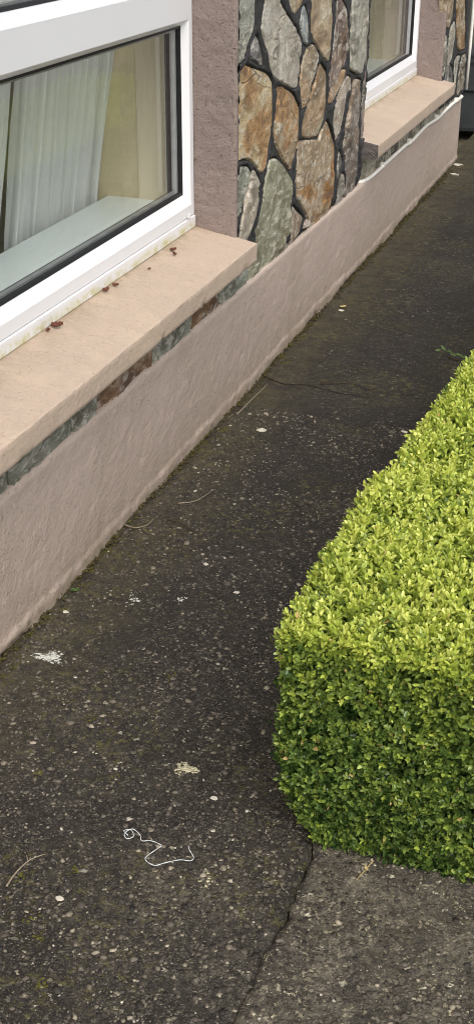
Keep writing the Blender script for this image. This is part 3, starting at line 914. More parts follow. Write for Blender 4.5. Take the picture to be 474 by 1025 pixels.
# ------------------------------------------------------------------ sills
def sill(y0, y1, broken):
    r = 0.0035
    prof = [(-0.145, 0.5385)]
    for i in range(1, 18): prof.append((-0.145 + 0.2005 * i / 17, 0.5385 - 0.0385 * i / 17))
    for t in np.linspace(0.3, 1.4, 4): prof.append((0.0565 + r * math.sin(t), 0.4962 + r * math.cos(t)))
    for i in range(1, 7): prof.append((0.060, 0.494 - 0.046 * i / 6))
    prof += [(0.057, 0.4445), (0.05, 0.4435), (0.02, 0.444), (-0.07, 0.4445)]
    prof = np.array(prof)
    ys = np.arange(y0, y1 + 0.004, 0.008)
    n, m = len(ys), len(prof)
    Yg, U = np.meshgrid(ys, np.arange(m) * 0.012, indexing='ij')
    d = 0.0009 * fbm(Yg * 8, U * 8, 141, 3) + 0.0005 * fbm(Yg * 50, U * 50, 143, 2)
    chip = 0.6 * np.clip((fbm(Yg * 14, U * 0, 147, 3) - 0.9) * 5, 0, 1)
    nrm = np.zeros((m, 2))
    tang = np.gradient(prof, axis=0); nrm[:, 0], nrm[:, 1] = -tang[:, 1], tang[:, 0]
    nrm /= np.linalg.norm(nrm, axis=1)[:, None]; nrm *= np.where((nrm @ np.array([1, 1.0])) < 0, -1, 1)[:, None]
    nrm[-4:] = (0, -1)
    low = np.zeros(m); low[-6:-2] = 1
    P = np.zeros((n, m, 3))
    P[..., 0] = prof[None, :, 0] + nrm[None, :, 0] * d - 0.004 * chip * low[None]
    P[..., 1] = Yg
    P[..., 2] = prof[None, :, 1] + nrm[None, :, 1] * d + 0.003 * chip * low[None]
    V = P.reshape(-1, 3)
    o = np_obj('window_sill', V, grid_faces(n, m)[:, ::-1], M_sill, HOUSE, True)
    for end, y in ((0, y0), (1, float(ys[-1]))):
        ring = P[0 if end == 0 else -1]
        c = ring.mean(0)
        Ve = [tuple(q) for q in ring] + [tuple(c + (ring[k] - c) * 0.55 + np.array([0, (-0.004 if end == 0 else 0.002) * random.random(), 0])) for k in range(m)]
        Fe = [(k, k + 1, m + k + 1, m + k) for k in range(m - 1)] + [(m - 1, 0, m, 2 * m - 1)] + [tuple(range(m, 2 * m))]
        if end == 1: Fe = [f[::-1] for f in Fe]
        mesh_obj('sill_end', Ve, Fe, M_sillend if (broken and end == 0) else M_sill, o)
    return o
M_sillend = plain('bare_sill_concrete', (112, 104, 100), 0.9, 0.2, 0, 0.3, 45)
sill(1.862, 3.432, False)
sill(4.908, 6.503, True)

# ------------------------------------------------------------------ windows
def sweep(name, rect, rings, mat, parent):
    """mitred frame: rings = list of (side, bottom, top insets, x)"""
    y0, y1, z0, z1 = rect
    V, F = [], []
    for s_, b_, t_, x in rings:
        V += [(x, y0 + s_, z0 + b_), (x, y1 - s_, z0 + b_), (x, y1 - s_, z1 - t_), (x, y0 + s_, z1 - t_)]
    for i in range(len(rings) - 1):
        for k in range(4):
            a0, a1 = 4 * i + k, 4 * i + (k + 1) % 4
            F.append((a0, a1, a1 + 4, a0 + 4))
    n = 4 * (len(rings) - 1)
    for k in range(4): F.append((n + k, n + (k + 1) % 4, (k + 1) % 4, k))
    return mesh_obj(name, V, F, mat, parent)

def window(y0, y1):
    wnd = empty('window', (-0.15, (y0 + y1) / 2, 0.53), HOUSE)
    a_, b_ = y0 + 0.002, y1 - 0.002
    XF = -0.127
    # cill strip of the outer frame with green staining
    box('cill_strip', (-0.19, a_, 0.5355), (XF + 0.004, b_, 0.5695), M_upvc_cill, wnd, 0.002)
    low, up = (a_, b_, 0.570, 1.145), (a_, b_, 1.145, ZT - 0.002)
    for rect, bot, top, cb_, ct_ in ((low, 0.034, 0.042, 0.003, 0), (up, 0.040, 0.04, 0, 0.003)):
        sd = 0.026
        g = 0.016
        sweep('frame', rect, [(0, 0, 0, -0.195), (0, 0, 0, XF - 0.003), (0.003, cb_, ct_, XF), (sd, bot, top, XF), (sd + 0.002, bot + 0.002, top + 0.002, XF - 0.0015), (sd + g, bot + g + 0.014, top + g, XF - 0.020), (sd + g, bot + g + 0.014, top + g, -0.195)], M_upvc, wnd)
        i_ = sd + g - 0.0005
        ib, it = bot + g + 0.0135, top + g - 0.0005
        sweep('gasket', rect, [(i_, ib, it, -0.160), (i_, ib, it, XF - 0.0185), (i_ + 0.007, ib + 0.008, it + 0.007, XF - 0.0215), (i_ + 0.007, ib + 0.008, it + 0.007, -0.160)], M_gasket, wnd)
        sweep('spacer', rect, [(i_ + 0.003, ib + 0.003, it + 0.003, -0.172), (i_ + 0.003, ib + 0.003, it + 0.003, -0.158), (i_ + 0.016, ib + 0.013, it + 0.014, -0.158), (i_ + 0.016, ib + 0.013, it + 0.014, -0.172)], M_spacer, wnd)
        sweep('gasket', rect, [(i_ - 0.001, ib, it, -0.190), (i_ - 0.001, ib, it, -0.177), (i_ + 0.009, ib + 0.004, it + 0.009, -0.177), (i_ + 0.009, ib + 0.004, it + 0.009, -0.190)], M_gasket, wnd)
        box('glass', (-0.1765, rect[0] + 0.030, rect[2] + bot + 0.012), (-0.153, rect[1] - 0.030, rect[3] - top - 0.012), M_glass, wnd)   # sealed unit
    return wnd
for y0, y1 in WIN: window(y0, y1)
box('drain_cap', (-0.1235, 3.352, 0.572), (-0.1195, 3.372, 0.586), M_upvc_cill, bpy.data.objects['window'], 0.0015)

# ------------------------------------------------------------------ inside
for y0, y1 in WIN:
    box('window_board', (-0.405, y0 - 0.012, 0.575), (-0.196, y1 + 0.010, 0.600), M_board, HOUSE, 0.004)
    box('inner_reveal', (-0.300, y1 + 0.0005, 0.56), (-0.198, y1 + 0.0115, ZT + 0.05), M_beige, HOUSE)
    box('inner_reveal', (-0.470, y1 + 0.004, 0.56), (-0.3005, y1 + 0.015, ZT + 0.05), M_beige_shade, HOUSE)  # deeper part of the same reveal, painted darker for shade
box('inner_wall', (-3.3, 3.98, 0.0), (-0.2935, 4.06, 2.7), M_beige, HOUSE)
box('inner_wall', (-3.3, 6.72, 0.0), (-0.2935, 6.955, 2.7), M_beige, HOUSE)
for y0, y1, z0, z1 in ((Y0, 1.2, 0.0, 2.7), (3.5, 4.4, 0.0, 2.7), (6.5, Y1 - 0.2, 0.0, 2.7), (1.2, 3.5, 0.0, 0.3), (4.4, 6.5, 0.0, 0.3), (1.2, 3.5, 2.3, 2.7), (4.4, 6.5, 2.3, 2.7)):
    box('inner_wall', (-3.3, y0, z0), (-3.2, y1, z1), M_room, HOUSE)      # rear wall; its two unseen openings are added to let daylight in
for y0, y1 in ((1.2, 3.5), (4.4, 6.5)): box('added_light_glass', (-3.26, y0, 0.3), (-3.255, y1, 2.3), M_glass, HOUSE)  # unseen glazing added so daylight brightens rooms and curtains
box('inner_wall', (-3.2, Y0, 0.0), (-0.2935, Y0 + 0.1, 2.7), M_room, HOUSE)
box('inner_wall', (-3.2, 6.96, 0.35), (-0.2935, 7.06, 2.7), M_room, HOUSE)
box('inner_floor', (-3.3, Y0, -0.02), (-0.2935, Y1 - 0.1, 0.02), M_floor_in, HOUSE)
box('inner_ceiling', (-3.3, Y0, 2.66), (-0.2935, Y1 - 0.1, 2.7), M_room, HOUSE)

def curtain(yb0, yb1, lean, label, seed, nf, x0=-0.432, mat=None, group='net curtains inside the windows'):
    rs = np.random.default_rng(seed)
    nu, nz = nf * 18, 50
    s_ = np.linspace(0, 1, nu); z = np.linspace(0.25, 2.2, nz)
    S, Z = np.meshgrid(s_, z, indexing='ij')
    kn = np.r_[0, np.cumsum(rs.uniform(0.4, 1.8, nf * 2))]; ph = np.interp(s_, kn / kn[-1], np.arange(len(kn)) * np.pi)
    am = np.interp(s_, np.linspace(0, 1, nf + 2), rs.uniform(0.010, 0.034, nf + 2) * (1.0 if mat is None else 0.35))
    Y = yb0 + S * (yb1 - yb0) + 0.012 * np.cos(ph)[:, None] * np.ones_like(Z)
    X = x0 + lean * np.clip(Z - 0.6, 0, 0.55) + am[:, None] * np.sin(ph[:, None] + 0.9 * fbm(S * 3, Z * 1.2, seed + 40, 2) * np.minimum(1, (1 - S) * 8)) + 0.006 * fbm(S * 9, Z * 3, seed, 2)
    V = np.stack([X, Y, Z], -1).reshape(-1, 3)
    o = np_obj('curtain', V, grid_faces(nu, nz), mat or M_curtain, None, True)
    tag(o, label, 'curtain', group)
curtain(2.86, 3.405, 0.16, 'grey net curtain in the near window, right of the dark gap', 3, 9)
curtain(1.95, 2.81, 0.16, 'grey net curtain in the near window, left of the dark gap at picture edge', 5, 9)
curtain(5.0, 5.95, 0.10, 'grey net curtain behind the far window glass', 9, 8)

# ------------------------------------------------------------------ cables, pipe, end wall
cb = smooth_path([(-0.055, 4.90, 0.3440), (-0.015, 4.945, 0.3430), (-0.004, 5.05, 0.3380), (0.0, 5.19, 0.3410), (0.002, 5.44, 0.3465), (0.002, 5.69, 0.3480), (0.003, 5.80, 0.3430), (0.002, 6.12, 0.3540), (0.003, 6.41, 0.3440), (0.002, 6.75, 0.3510), (0.001, 7.05, 0.3440), (-0.01, 7.09, 0.3440), (-0.06, 7.1, 0.3440)], 6)
CAB = tube('cable', cb, 0.0085, M_cable, None, 8)
tag(CAB, 'white cable clipped along the plinth top under the far sill', 'cable')
for y, z in ((5.26, 0.350), (5.78, 0.3505), (6.40, 0.352), (6.90, 0.356)):
    box('cable_clip', (-0.012, y - 0.007, z - 0.011), (0.0125, y + 0.007, z + 0.011), M_cable, CAB, 0.003)
CV = tube('cable', [(0.008, 7.158, 0.37), (0.009, 7.160, 0.62), (0.008, 7.159, 1.1), (0.008, 7.16, 1.7), (0.008, 7.16, 2.5)], 0.008, M_cable, None, 8)
tag(CV, 'white cable running up the far end of the stone wall', 'cable')
PI_ = tube('waste_pipe', [(-0.05, 7.125, -0.01), (-0.05, 7.125, 0.33)], 0.022, M_rust, None, 12)
tag(PI_, 'rusty brown pipe standing behind the far plinth corner', 'pipe')

EW = empty('boundary_wall', (0, 8.35, 0))
tag(EW, 'dark grey wall closing the far end of the path', 'wall')
def end_wall():
    xs, zs = np.linspace(-2.6, 2.4, 120), np.linspace(-0.05, 1.25, 40)
    X, Z = np.meshgrid(xs, zs, indexing='ij')
    Y = 8.35 - 0.006 * fbm(X * 6, Z * 6, 151, 3)
    np_obj('wall_face', np.stack([X, Y, Z], -1).reshape(-1, 3), grid_faces(120, 40), M_darkwall, EW, True)
    box('wall_body', (-2.6, 8.36, -0.05), (2.4, 8.55, 1.25), M_darkwall, EW)
    box('coping', (-2.65, 8.30, 1.25), (2.45, 8.60, 1.31), M_roof, EW, 0.01)
end_wall()
def bin_():
    b = empty('storage_bin', (-0.12, 8.1, 0))
    tag(b, 'black plastic bin in the shade past the far plinth corner', 'bin')
    V, F = [], []
    for z, k in ((0.0, 0.80), (0.02, 0.84), (0.40, 1.0), (0.40, 1.05), (0.43, 1.05)):
        for sx, sy in ((-1, -1), (1, -1), (1, 1), (-1, 1)): V.append((-0.12 + sx * 0.24 * k, 8.1 + sy * 0.17 * k, z))
    for i in range(4):
        for k in range(4): F.append((4 * i + k, 4 * i + (k + 1) % 4, 4 * i + 4 + (k + 1) % 4, 4 * i + 4 + k))
    F.append((3, 2, 1, 0))
    mesh_obj('body', V, F, M_blackbin, b)
    box('lid', (-0.375, 7.915, 0.431), (0.135, 8.285, 0.455), M_blackbin, b, 0.008)
    box('rib', (-0.36, 7.922, 0.24), (0.12, 7.945, 0.262), M_blackbin, b, 0.004)
bin_()

# ================================================================== HEDGE
HX0, HX1, HY0, HY1, HZ = 0.708, 1.46, 1.60, 6.6, 0.442
HEDGE = empty('box_hedge', (1.08, 3.1, 0))
tag(HEDGE, 'clipped low box hedge with yellow-green new growth beside the path', 'hedge')

def hedge_surface(n, face):
    """points and normals on the rounded, slightly lumpy hedge block"""
    u, v = rng.random(n), rng.random(n)
    one = np.ones(n)
    if face == 'top': p = np.stack([HX0 + u * (HX1 - HX0), HY0 + v * (HY1 - HY0), HZ * one], 1)
    elif face == 'left': p = np.stack([HX0 * one, HY0 + v * (HY1 - HY0), 0.01 + u * (HZ - 0.01)], 1)
    elif face == 'right': p = np.stack([HX1 * one, HY0 + v * (HY1 - HY0), 0.01 + u * (HZ - 0.01)], 1)
    elif face == 'front': p = np.stack([HX0 + u * (HX1 - HX0), HY0 * one, 0.01 + v * (HZ - 0.01)], 1)
    else: p = np.stack([HX0 + u * (HX1 - HX0), HY1 * one, 0.01 + v * (HZ - 0.01)], 1)
    r = 0.042
    lo = np.array([HX0 + r, HY0 + r, -1.0]); hi = np.array([HX1 - r, HY1 - r, HZ - r])
    q = np.clip(p, lo, hi)
    nn = p - q; nn /= np.linalg.norm(nn, axis=1)[:, None] + 1e-9
    p = q + nn * r
    lump = 0.0065 * fbm(p[:, 0] * 7 + p[:, 2] * 4, p[:, 1] * 7 + p[:, 2] * 5, 161, 3)
    p = p + nn * lump[:, None]
    return p, nn

def warp(p):
    """the block leans: narrower foot, drifts from the wall further along"""
    p = p.copy()
    t = np.clip((0.17 - p[:, 2]) / 0.17, 0, 1) ** 1.6
    left = np.clip((HX0 + 0.2 - p[:, 0]) / 0.2, 0, 1)
    p[:, 0] += 0.075 * t * left + 0.050 * (p[:, 1] - 1.7)
    p[:, 0] -= 0.020 * np.exp(-((p[:, 1] - 2.02) / 0.22) ** 2) * np.clip((p[:, 2] - 0.22) / 0.15, 0, 1) * left
    front = np.clip((HY0 + 0.2 - p[:, 1]) / 0.2, 0, 1)
    p[:, 1] += (0.004 * t - 0.02 * np.clip(p[:, 2] / HZ, 0, 1) * (1 - t)) * front
    return p

def norm(a_): return a_ / (np.linalg.norm(a_, axis=-1, keepdims=True) + 1e-9)

def shoots(P, N, face, leaf_scale, K=5):
    n = len(P)
    up = np.array([0, 0, 1.0])
    top = np.clip(N[:, 2], 0, 1)[:, None]
    D = N * (0.55 + 0.2 * top) + up * 0.55 + rng.normal(0, 0.36, (n, 3))
    D = norm(D)
    hgt = np.clip(P[:, 2] / HZ, 0, 1)
    depth = rng.random(n) ** 1.3 * 0.055
    L = rng.uniform(0.032, 0.052, n)
    tall = rng.random(n) < 0.10
    L = np.where(tall & (top[:, 0] > 0.4), L * 1.35, L)
    base = P - N * depth[:, None] - D * (L * 0.75)[:, None]
    R0 = norm(np.cross(D, rng.normal(0, 1, (n, 3))))
    R1 = np.cross(D, R0)
    # young, yellow-green growth where light reaches: crown and outermost tips
    patch = fbm(P[:, 0] * 3 + P[:, 2] * 3, P[:, 1] * 3, 171, 3)
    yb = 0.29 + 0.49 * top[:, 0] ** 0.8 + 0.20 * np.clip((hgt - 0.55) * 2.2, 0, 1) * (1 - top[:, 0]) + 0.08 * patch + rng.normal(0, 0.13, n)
    yb -= 0.44 * np.clip(depth / 0.055, 0, 1)  # deep-set leaves coloured darker, painting shade into the gaps
    Vs, Ys, Rs = [], [], []
    for k in range(K):
        t = (k + 0.6) / K
        c = base + D * (L * t)[:, None]
        th = math.radians(66 - 46 * t) + rng.normal(0, 0.16, n)
        for sgn in (-1, 1):
            r = (R0 if k % 2 == 0 else R1) * sgn + rng.normal(0, 0.15, (n, 3))
            r = norm(r - D * (r * D).sum(1, keepdims=True))
            ld = D * np.cos(th)[:, None] + r * np.sin(th)[:, None]
            ln = D * np.sin(th)[:, None] - r * np.cos(th)[:, None]
            wv = np.cross(ld, ln)
            l = leaf_scale * rng.uniform(0.0088, 0.0165, n) * (0.72 if k == K - 1 else 1.0 - 0.1 * abs(t - 0.5))
            hw = (l * rng.uniform(0.21, 0.28, n))[:, None]
            l = l[:, None]
            cup = rng.uniform(0.1, 0.55, n)[:, None]
            bend = rng.uniform(-0.05, 0.22, n)[:, None]
            b = c
            l1 = b + ld * l * 0.33 + wv * hw + ln * hw * cup
            l2 = b + ld * l * 0.74 + wv * hw * 0.80 + ln * (hw * cup * 0.8 - l * bend * 0.4)
            tp = b + ld * l - ln * l * bend
            r2 = b + ld * l * 0.74 - wv * hw * 0.80 + ln * (hw * cup * 0.8 - l * bend * 0.4)
            r1 = b + ld * l * 0.33 - wv * hw + ln * hw * cup
            Vs.append(np.stack([b, l1, l2, tp, r2, r1], 1))
            Ys.append(np.clip(yb + 0.42 * (t - 0.45) + rng.normal(0, 0.06, n), 0, 1))
            Rs.append(rng.random(n))
    V = np.concatenate(Vs); yv = np.concatenate(Ys); rv = np.concatenate(Rs)
    return V, yv, rv

def hedge():
    parts = []
    for face, area_n in (('top', 31000), ('left', 18000), ('front', 6200), ('right', 3000), ('back', 500)):
        P, N = hedge_surface(area_n * 2, face)
        far_ = np.clip((P[:, 1] - 1.6) / 2.2, 0, 1)
        keep = rng.random(len(P)) < np.where(P[:, 1] > 4.2, 0.2, 1.0 - 0.62 * far_)
        if face in ('top', 'front'): keep &= rng.random(len(P)) < np.where(P[:, 0] > 1.25, 0.4, 1.0)
        P, N, far_ = P[keep], N[keep], far_[keep]
        gap = fbm(P[:, 0] * 16 + P[:, 2] * 9, P[:, 1] * 16 - P[:, 2] * 12, 181, 2)
        k2 = gap > -1.0
        P, N, far_ = P[k2], N[k2], far_[k2]
        for lo, hi, sc in ((0, 0.35, 1.0), (0.35, 0.75, 1.05), (0.75, 1.01, 1.2)):
            m = (far_ >= lo) & (far_ < hi)
            if m.sum(): parts.append(shoots(P[m], N[m], face, sc))
    V = np.concatenate([p[0] for p in parts]); yv = np.concatenate([p[1] for p in parts]); rv = np.concatenate([p[2] for p in parts])
    n = len(V)
    V = warp(V.reshape(-1, 3))
    V[:, 2] = np.maximum(V[:, 2], 0.004)
    b = (np.arange(n) * 6)[:, None]
    F = np.stack([np.concatenate([b, b + 1, b + 2, b + 3], 1), np.concatenate([b, b + 3, b + 4, b + 5], 1)], 1).reshape(-1, 4)
    o = np_obj('foliage', V, F, M_leaf, HEDGE, False, {'young_lit': np.repeat(yv, 6), 'vary': np.repeat(rv, 6)})
    tag(o, kind='stuff')
    # solid dark core added inside the hedge to block light
    bm = bmesh.new(); bmesh.ops.create_cube(bm, size=1)
    bmesh.ops.subdivide_edges(bm, edges=bm.edges[:], cuts=14, use_grid_fill=True)
    pts = np.array([v.co[:] for v in bm.verts]) + 0.5
    ins = 0.062
    pts = np.array([HX0 + ins, HY0 + ins, 0.05]) + pts * np.array([HX1 - HX0 - 2 * ins, HY1 - HY0 - 2 * ins, HZ - ins - 0.05])
    pts += 0.010 * rng.normal(0, 1, pts.shape)
    pts = warp(pts)
    for v, q in zip(bm.verts, pts): v.co = Vector(q)
    me = bpy.data.meshes.new('light_block_core'); bm.to_mesh(me); bm.free(); me.materials.append(M_core)
    tag(link(bpy.data.objects.new('light_block_core', me), HEDGE), kind='stuff')
    for i in range(26):
        x, y = random.uniform(0.82, 1.3), random.uniform(1.70, 1.80)
        if i > 15: x, y = random.uniform(0.82, 0.88), random.uniform(1.75, 3.2)
        pts_ = [(x, y, -0.02), (x + random.uniform(-.02, .02), y - 0.01, 0.05), (x + random.uniform(-.05, .03), y - random.uniform(0, .05), 0.12), (x + random.uniform(-.08, .05), y - random.uniform(0.02, .07), 0.2)]
        tube('stem', pts_, [0.006, 0.005, 0.003, 0.0015], M_darktwig, HEDGE, 5)
hedge()

# ================================================================== SMALL THINGS
def gz(x, y): return float(relief(np.array([float(x)]), np.array([float(y)]))[0])
def twig(pts, r, label, mat=M_twig, side=None, lift=0.003):
    P = smooth_path([(x, y, gz(x, y) + lift + r) for x, y in pts], 4)
    n = len(P)
    t = tube('twig', P, [r * (1 - 0.6 * i / n) for i in range(n)], mat, None, 6)
    tag(t, label, 'twig')
    if side:
        Q = smooth_path([(x, y, gz(x, y) + lift + r) for x, y in side], 3)
        tube('side_shoot', Q, [r * 0.6 * (1 - 0.5 * i / len(Q)) for i in range(len(Q))], mat, t, 5)
twig([(0.333, 1.346), (0.333, 1.37), (0.336, 1.393), (0.342, 1.416), (0.359, 1.434)], 0.0019, 'pale forked twig on the path at the lower left', side=[(0.341, 1.407), (0.330, 1.421)])
twig([(0.008, 2.555), (0.042, 2.551), (0.064, 2.575), (0.066, 2.61)], 0.0016, 'pale curved twig lying against the plinth foot')
twig([(0.101, 2.617), (0.136, 2.612), (0.188, 2.581)], 0.0015, 'dark thin twig on the path near the wall', M_darktwig)
twig([(0.093, 2.708), (0.13, 2.74), (0.149, 2.808)], 0.0018, 'straw-coloured twig on the mossy path edge by the wall')
twig([(0.040, 3.32), (0.042, 3.434), (0.051, 3.586)], 0.0022, 'pale straight twig along the wall foot by the cross crack')
twig([(0.204, 3.651), (0.294, 3.684), (0.385, 3.645)], 0.0018, 'thin brown twig beside the cross crack', M_darktwig)
twig([(0.883, 1.60), (0.874, 1.572), (0.867, 1.545)], 0.0012, 'straw-coloured dry stem in front of the hedge foot', M_dryleaf)
twig([(0.54, 4.02), (0.60, 3.98), (0.63, 3.90)], 0.0020, 'dark twig on the path near the far part of the hedge', M_darktwig)

S = smooth_path([(x, y, gz(x, y) + 0.0042 + 0.002 * random.random()) for x, y in [(x_ + random.uniform(-.002, .002), y_ + random.uniform(-.002, .002)) for x_, y_ in [(0.47, 1.52), (0.461, 1.53), (0.471, 1.534), (0.481, 1.524), (0.475, 1.512), (0.464, 1.524), (0.473, 1.537), (0.491, 1.528), (0.499, 1.517), (0.512, 1.522), (0.532, 1.521), (0.531, 1.511), (0.521, 1.487), (0.523, 1.477), (0.543, 1.469), (0.558, 1.48), (0.578, 1.494), (0.595, 1.5), (0.596, 1.511), (0.585, 1.522), (0.578, 1.53)]]], 4)
tag(tube('string', S, [0.00072 + 0.0002 * math.sin(i * 2.1) for i in range(len(S))], M_string, None, 6), 'tangled piece of white string lying on the path', 'string')

def blobs(name, cx, cy, rx, ry, n, mat, label, cat, rmin=0.0012, rmax=0.004):
    bv, bf = icosa()
    V, F = [], []
    for i in range(n):
        a_, d_ = random.random() * 6.283, random.random() ** 0.6
        wob = 1 + 0.4 * math.sin(a_ * 3 + cx * 40)
        x, y = cx + rx * d_ * wob * math.cos(a_), cy + ry * d_ * wob * math.sin(a_)
        r = random.uniform(rmin, rmax) * (1.15 - 0.5 * d_)
        b0 = len(V)
        ex, ey = random.uniform(.6, 1.8), random.uniform(.6, 1.5)
        for q in bv:
            k = 1 + random.uniform(-.3, .3)
            V.append((x + q[0] * r * ex * k, y + q[1] * r * ey * k, gz(x, y) + 0.0006 + q[2] * r * 0.32))
        F += [tuple(int(c) + b0 for c in f) for f in bf]
    o = mesh_obj(name, V, F, mat, None, True)
    tag(o, label, cat)
blobs('lichen', 0.096, 1.972, 0.032, 0.019, 190, M_lichen, 'white crusty lichen patch on the path close to the plinth', 'lichen')
blobs('lichen', 0.497, 1.723, 0.021, 0.017, 170, M_lichen2, 'cream lichen patch in the middle of the path', 'lichen')
blobs('lichen', 0.168, 2.245, 0.018, 0.030, 26, M_lichen, 'scattered pale lichen specks beside the plinth, above the white patch', 'lichen', 0.001, 0.003)
blobs('lichen', 0.27, 2.28, 0.012, 0.02, 22, M_lichen, 'small pale lichen spot on the path, level with the hedge top corner', 'lichen', 0.001, 0.003)
blobs('lichen', 0.63, 1.47, 0.02, 0.03, 24, M_lichen2, 'faint cream lichen specks right of the white string', 'lichen', 0.001, 0.0026)
MO = [(0.33, 1.75, 0.02), (0.27, 1.80, 0.015), (0.36, 1.99, 0.02), (0.34, 1.38, 0.012), (0.40, 1.30, 0.014), (0.43, 1.27, 0.010), (0.42, 1.42, 0.010), (0.25, 1.62, 0.010), (0.33, 1.28, 0.012), (0.48, 1.19, 0.010), (0.62, 2.05, 0.02), (0.66, 1.90, 0.012)]
def moss():
    bv, bf = icosa(); V, F = [], []
    spots = MO + [(random.uniform(0.01, 0.05), random.uniform(1.85, 4.2), random.uniform(.008, .02)) for _ in range(26)]
    for cx, cy, rr in spots:
        for i in range(16):
            a_, d_ = random.random() * 6.283, random.random()
            x, y = cx + rr * d_ * math.cos(a_), cy + 1.3 * rr * d_ * math.sin(a_)
            r = random.uniform(0.0012, 0.0032); b0 = len(V)
            for q in bv: V.append((x + q[0] * r, y + q[1] * r, gz(x, y) + q[2] * r * 0.5))
            F += [tuple(int(c) + b0 for c in f) for f in bf]
    tag(mesh_obj('moss', V, F, M_moss, None, True), 'small cushions of yellow-green moss scattered on the path', 'moss', kind='stuff')
moss()
def joint_debris():
    bv, bf = icosa(); V, F = [], []
    for i in range(1500):
        y = 1.7 + 5.2 * random.random() ** 1.3
        x = 0.001 + abs(random.gauss(0, 0.011)); r = random.uniform(0.001, 0.0034) * (1 + 0.12 * y); b0 = len(V)
        if float(vnoise(np.array([y * 7.0]), np.array([0.5]), 77)[0]) < random.uniform(-1, 0.5): continue
        for q in bv: V.append((x + q[0] * r * 1.3, y + q[1] * r * 1.6, gz(x, y) + 0.001 + q[2] * r * 0.6 * random.uniform(.6, 1.3)))
        F += [tuple(int(c) + b0 for c in f) for f in bf]
    tag(mesh_obj('grit', V, F, M_grit, None, True), 'mossy grit caught in the joint along the plinth foot', 'grit', kind='stuff')
joint_debris()

def leaf_blade(name, loc, size, curl, rotz, tilt, mat, label, cat='leaf', lobes=0, group=None):
    V, F = [], []
    nu, nv = 9, 5
    for i in range(nu):
        t = i / (nu - 1)
        wd = 0.36 * math.sin(math.pi * min(1, t * 1.02) ** 0.8) ** 0.8 * (1 + lobes * 0.35 * math.sin(t * 19)) + 0.01
        for j in range(nv):
            s_ = (j / (nv - 1) - 0.5) * 2
            V.append((t - 0.5, s_ * wd, curl * (s_ * s_ * 0.28) + curl * 0.5 * (t - 0.4) ** 2 + random.uniform(-.01, .01)))
    for i in range(nu - 1):
        for j in range(nv - 1): F.append((i * nv + j, (i + 1) * nv + j, (i + 1) * nv + j + 1, i * nv + j + 1))
    o = mesh_obj(name, [(size * v[0], size * v[1], size * v[2]) for v in V], F, mat, None, True)
    md = o.modifiers.new('thickness', 'SOLIDIFY'); md.thickness = 0.0006
    o.location = loc; o.rotation_euler = (tilt, 0, rotz)
    return tag(o, label, cat, group)
def sill_z(x): return 0.5385 - 0.0385 * (x + 0.145) / 0.2005 + 0.002
leaf_blade('fallen_leaf', (-0.106, 2.485, sill_z(-0.106) + 0.003), 0.027, 0.9, 0.5, 0.15, M_redleaf, 'large curled red-brown leaf on the near sill against the frame', lobes=1)
leaf_blade('fallen_leaf', (-0.112, 2.452, sill_z(-0.112) + 0.002), 0.013, 0.8, 2.0, -0.2, M_redleaf, 'small red-brown leaf scrap left of the curled leaf on the near sill', lobes=1)
leaf_blade('fallen_leaf', (-0.112, 2.765, sill_z(-0.112) + 0.002), 0.019, 1.0, 1.2, 0.2, M_redleaf, 'dark red leaf by the frame halfway along the near sill', lobes=1)
leaf_blade('fallen_leaf', (-0.108, 2.815, sill_z(-0.108) + 0.002), 0.016, 0.9, 0.1, 0.1, M_redleaf, 'reddish leaf bit on the near sill next to the dark red leaf', lobes=1)
leaf_blade('fallen_leaf', (-0.094, 3.166, sill_z(-0.094) + 0.002), 0.018, 1.1, 0.7, 0.2, M_redleaf, 'crumpled red leaf near the right end of the near sill', lobes=1)
leaf_blade('fallen_leaf', (-0.080, 3.140, sill_z(-0.080) + 0.002), 0.014, 1.1, 2.4, 0.2, M_redleaf, 'small red leaf just below the crumpled one on the near sill', lobes=1)
leaf_blade('fallen_leaf', (-0.090, 2.990, sill_z(-0.090) + 0.001), 0.010, 0.7, 1.5, 0.0, M_redleaf, 'tiny red leaf crumb alone on the near sill', lobes=1)

def chip(x, y, s_, label, mat=M_chip, cat='flake'):
    n = 7
    V = []
    for lay in range(2):
        for k in range(n):
            t = 2 * math.pi * k / n
            r = s_ * random.uniform(.55, 1.1) * (1 - 0.15 * lay)
            V.append((x + r * math.cos(t) * 1.4, y + r * math.sin(t), gz(x, y) + 0.0008 + lay * s_ * 0.25))
    F = [tuple(range(n))[::-1], tuple(range(n, 2 * n))] + [(k, (k + 1) % n, n + (k + 1) % n, n + k) for k in range(n)]
    tag(mesh_obj('flake', V, F, mat), label, cat, 'pale flakes on the path')
chip(0.144, 3.244, 0.013, 'large white flake on the path past the near sill end')
chip(0.077, 4.376, 0.009, 'pale flake near the plinth foot below the stone panel')
chip(0.376, 2.353, 0.007, 'white flake on the path left of the hedge corner')
chip(0.049, 2.144, 0.006, 'white flake near the plinth above the white lichen')
chip(0.576, 1.662, 0.006, 'white flake between cream lichen and hedge')
chip(0.426, 1.351, 0.006, 'white flake below the string on the path')
chip(0.539, 3.372, 0.009, 'pale flake on the path beside the far hedge edge')
chip(0.05, 6.75, 0.022, 'pale flake at the far plinth corner')
chip(0.03, 6.98, 0.022, 'white flake right by the far plinth corner')
leaf_blade('fallen_leaf', (0.075, 4.41, 0.006), 0.026, 0.4, 0.8, 0.0, M_dryleaf, 'yellow leaf on the path below the stone panel')
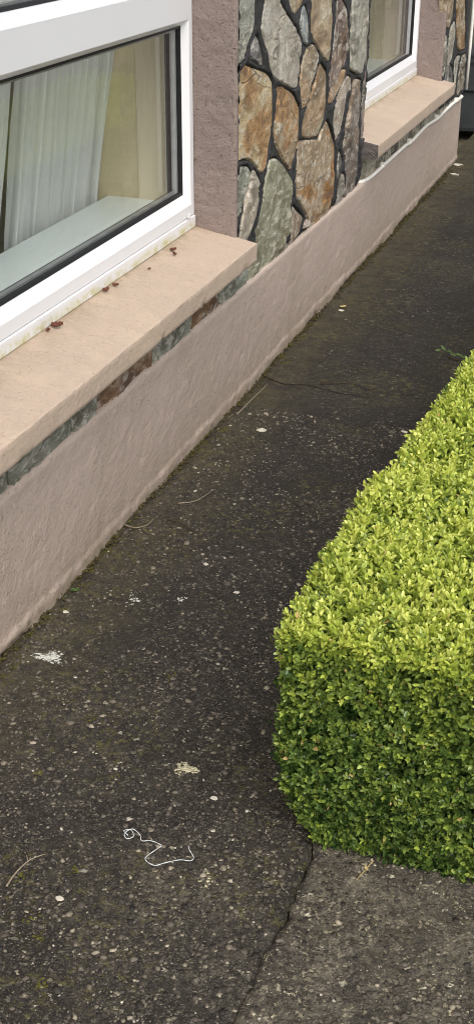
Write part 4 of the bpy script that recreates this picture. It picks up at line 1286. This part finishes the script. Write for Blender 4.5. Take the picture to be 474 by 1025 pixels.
leaf_blade('fallen_leaf', (0.876, 1.572, 0.012), 0.010, 0.7, 2.1, 0.5, M_dryleaf, 'straw-coloured leaf at the hedge foot')
chip(1.066, 1.600, 0.009, 'terracotta fragment at the hedge foot, picture edge', M_brickbit, 'fragment')

def weed(x, y, n, size, label):
    w_ = empty('weed', (x, y, 0)); tag(w_, label, 'weed', 'weeds at the wall foot')
    for i in range(n):
        a_ = random.random() * 6.28; l = size * random.uniform(.6, 1.1); d_ = Vector((math.cos(a_), math.sin(a_), random.uniform(.4, 1.2))).normalized()
        sd = d_.cross(Vector((0, 0, 1))).normalized() * l * 0.28
        b_ = Vector((x, y, gz(x, y)))
        V = [b_, b_ + d_ * l * .4 + sd, b_ + d_ * l * .8 + sd * .7, b_ + d_ * l, b_ + d_ * l * .8 - sd * .7, b_ + d_ * l * .4 - sd]
        mesh_obj('leaf', V, [(0, 1, 2, 3), (0, 3, 4, 5)], M_weed, w_)
weed(0.030, 2.235, 9, 0.016, 'tiny green weed in the joint at the plinth foot')
weed(0.022, 2.20, 6, 0.012, 'smaller green weed just nearer in the plinth joint')
weed(0.012, 1.88, 6, 0.014, 'green weed at the plinth foot by the left picture edge')
# sprig reaching out of the hedge over the path
sp = empty('hedge_sprig', (0.735, 3.14, 0.0)); tag(sp, 'single green sprig sticking out of the hedge over the path', 'sprig')
tube('stem', [(0.80, 3.12, 0.31), (0.72, 3.15, 0.335), (0.66, 3.17, 0.34)], [0.0016, 0.0013, 0.0008], M_weed, sp, 5)
for i in range(10):
    t = i / 9; b_ = Vector((0.76, 3.135, 0.325)).lerp(Vector((0.66, 3.17, 0.341)), t)
    d_ = Vector((-0.6, random.uniform(-1, 1), random.uniform(-.2, .9))).normalized(); l = 0.019
    sd = d_.cross(Vector((0.2, 0, 1))).normalized() * l * 0.28
    mesh_obj('leaf', [b_, b_ + d_ * l * .4 + sd, b_ + d_ * l * .8 + sd * .7, b_ + d_ * l, b_ + d_ * l * .8 - sd * .7, b_ + d_ * l * .4 - sd], [(0, 1, 2, 3), (0, 3, 4, 5)], M_weed, sp)
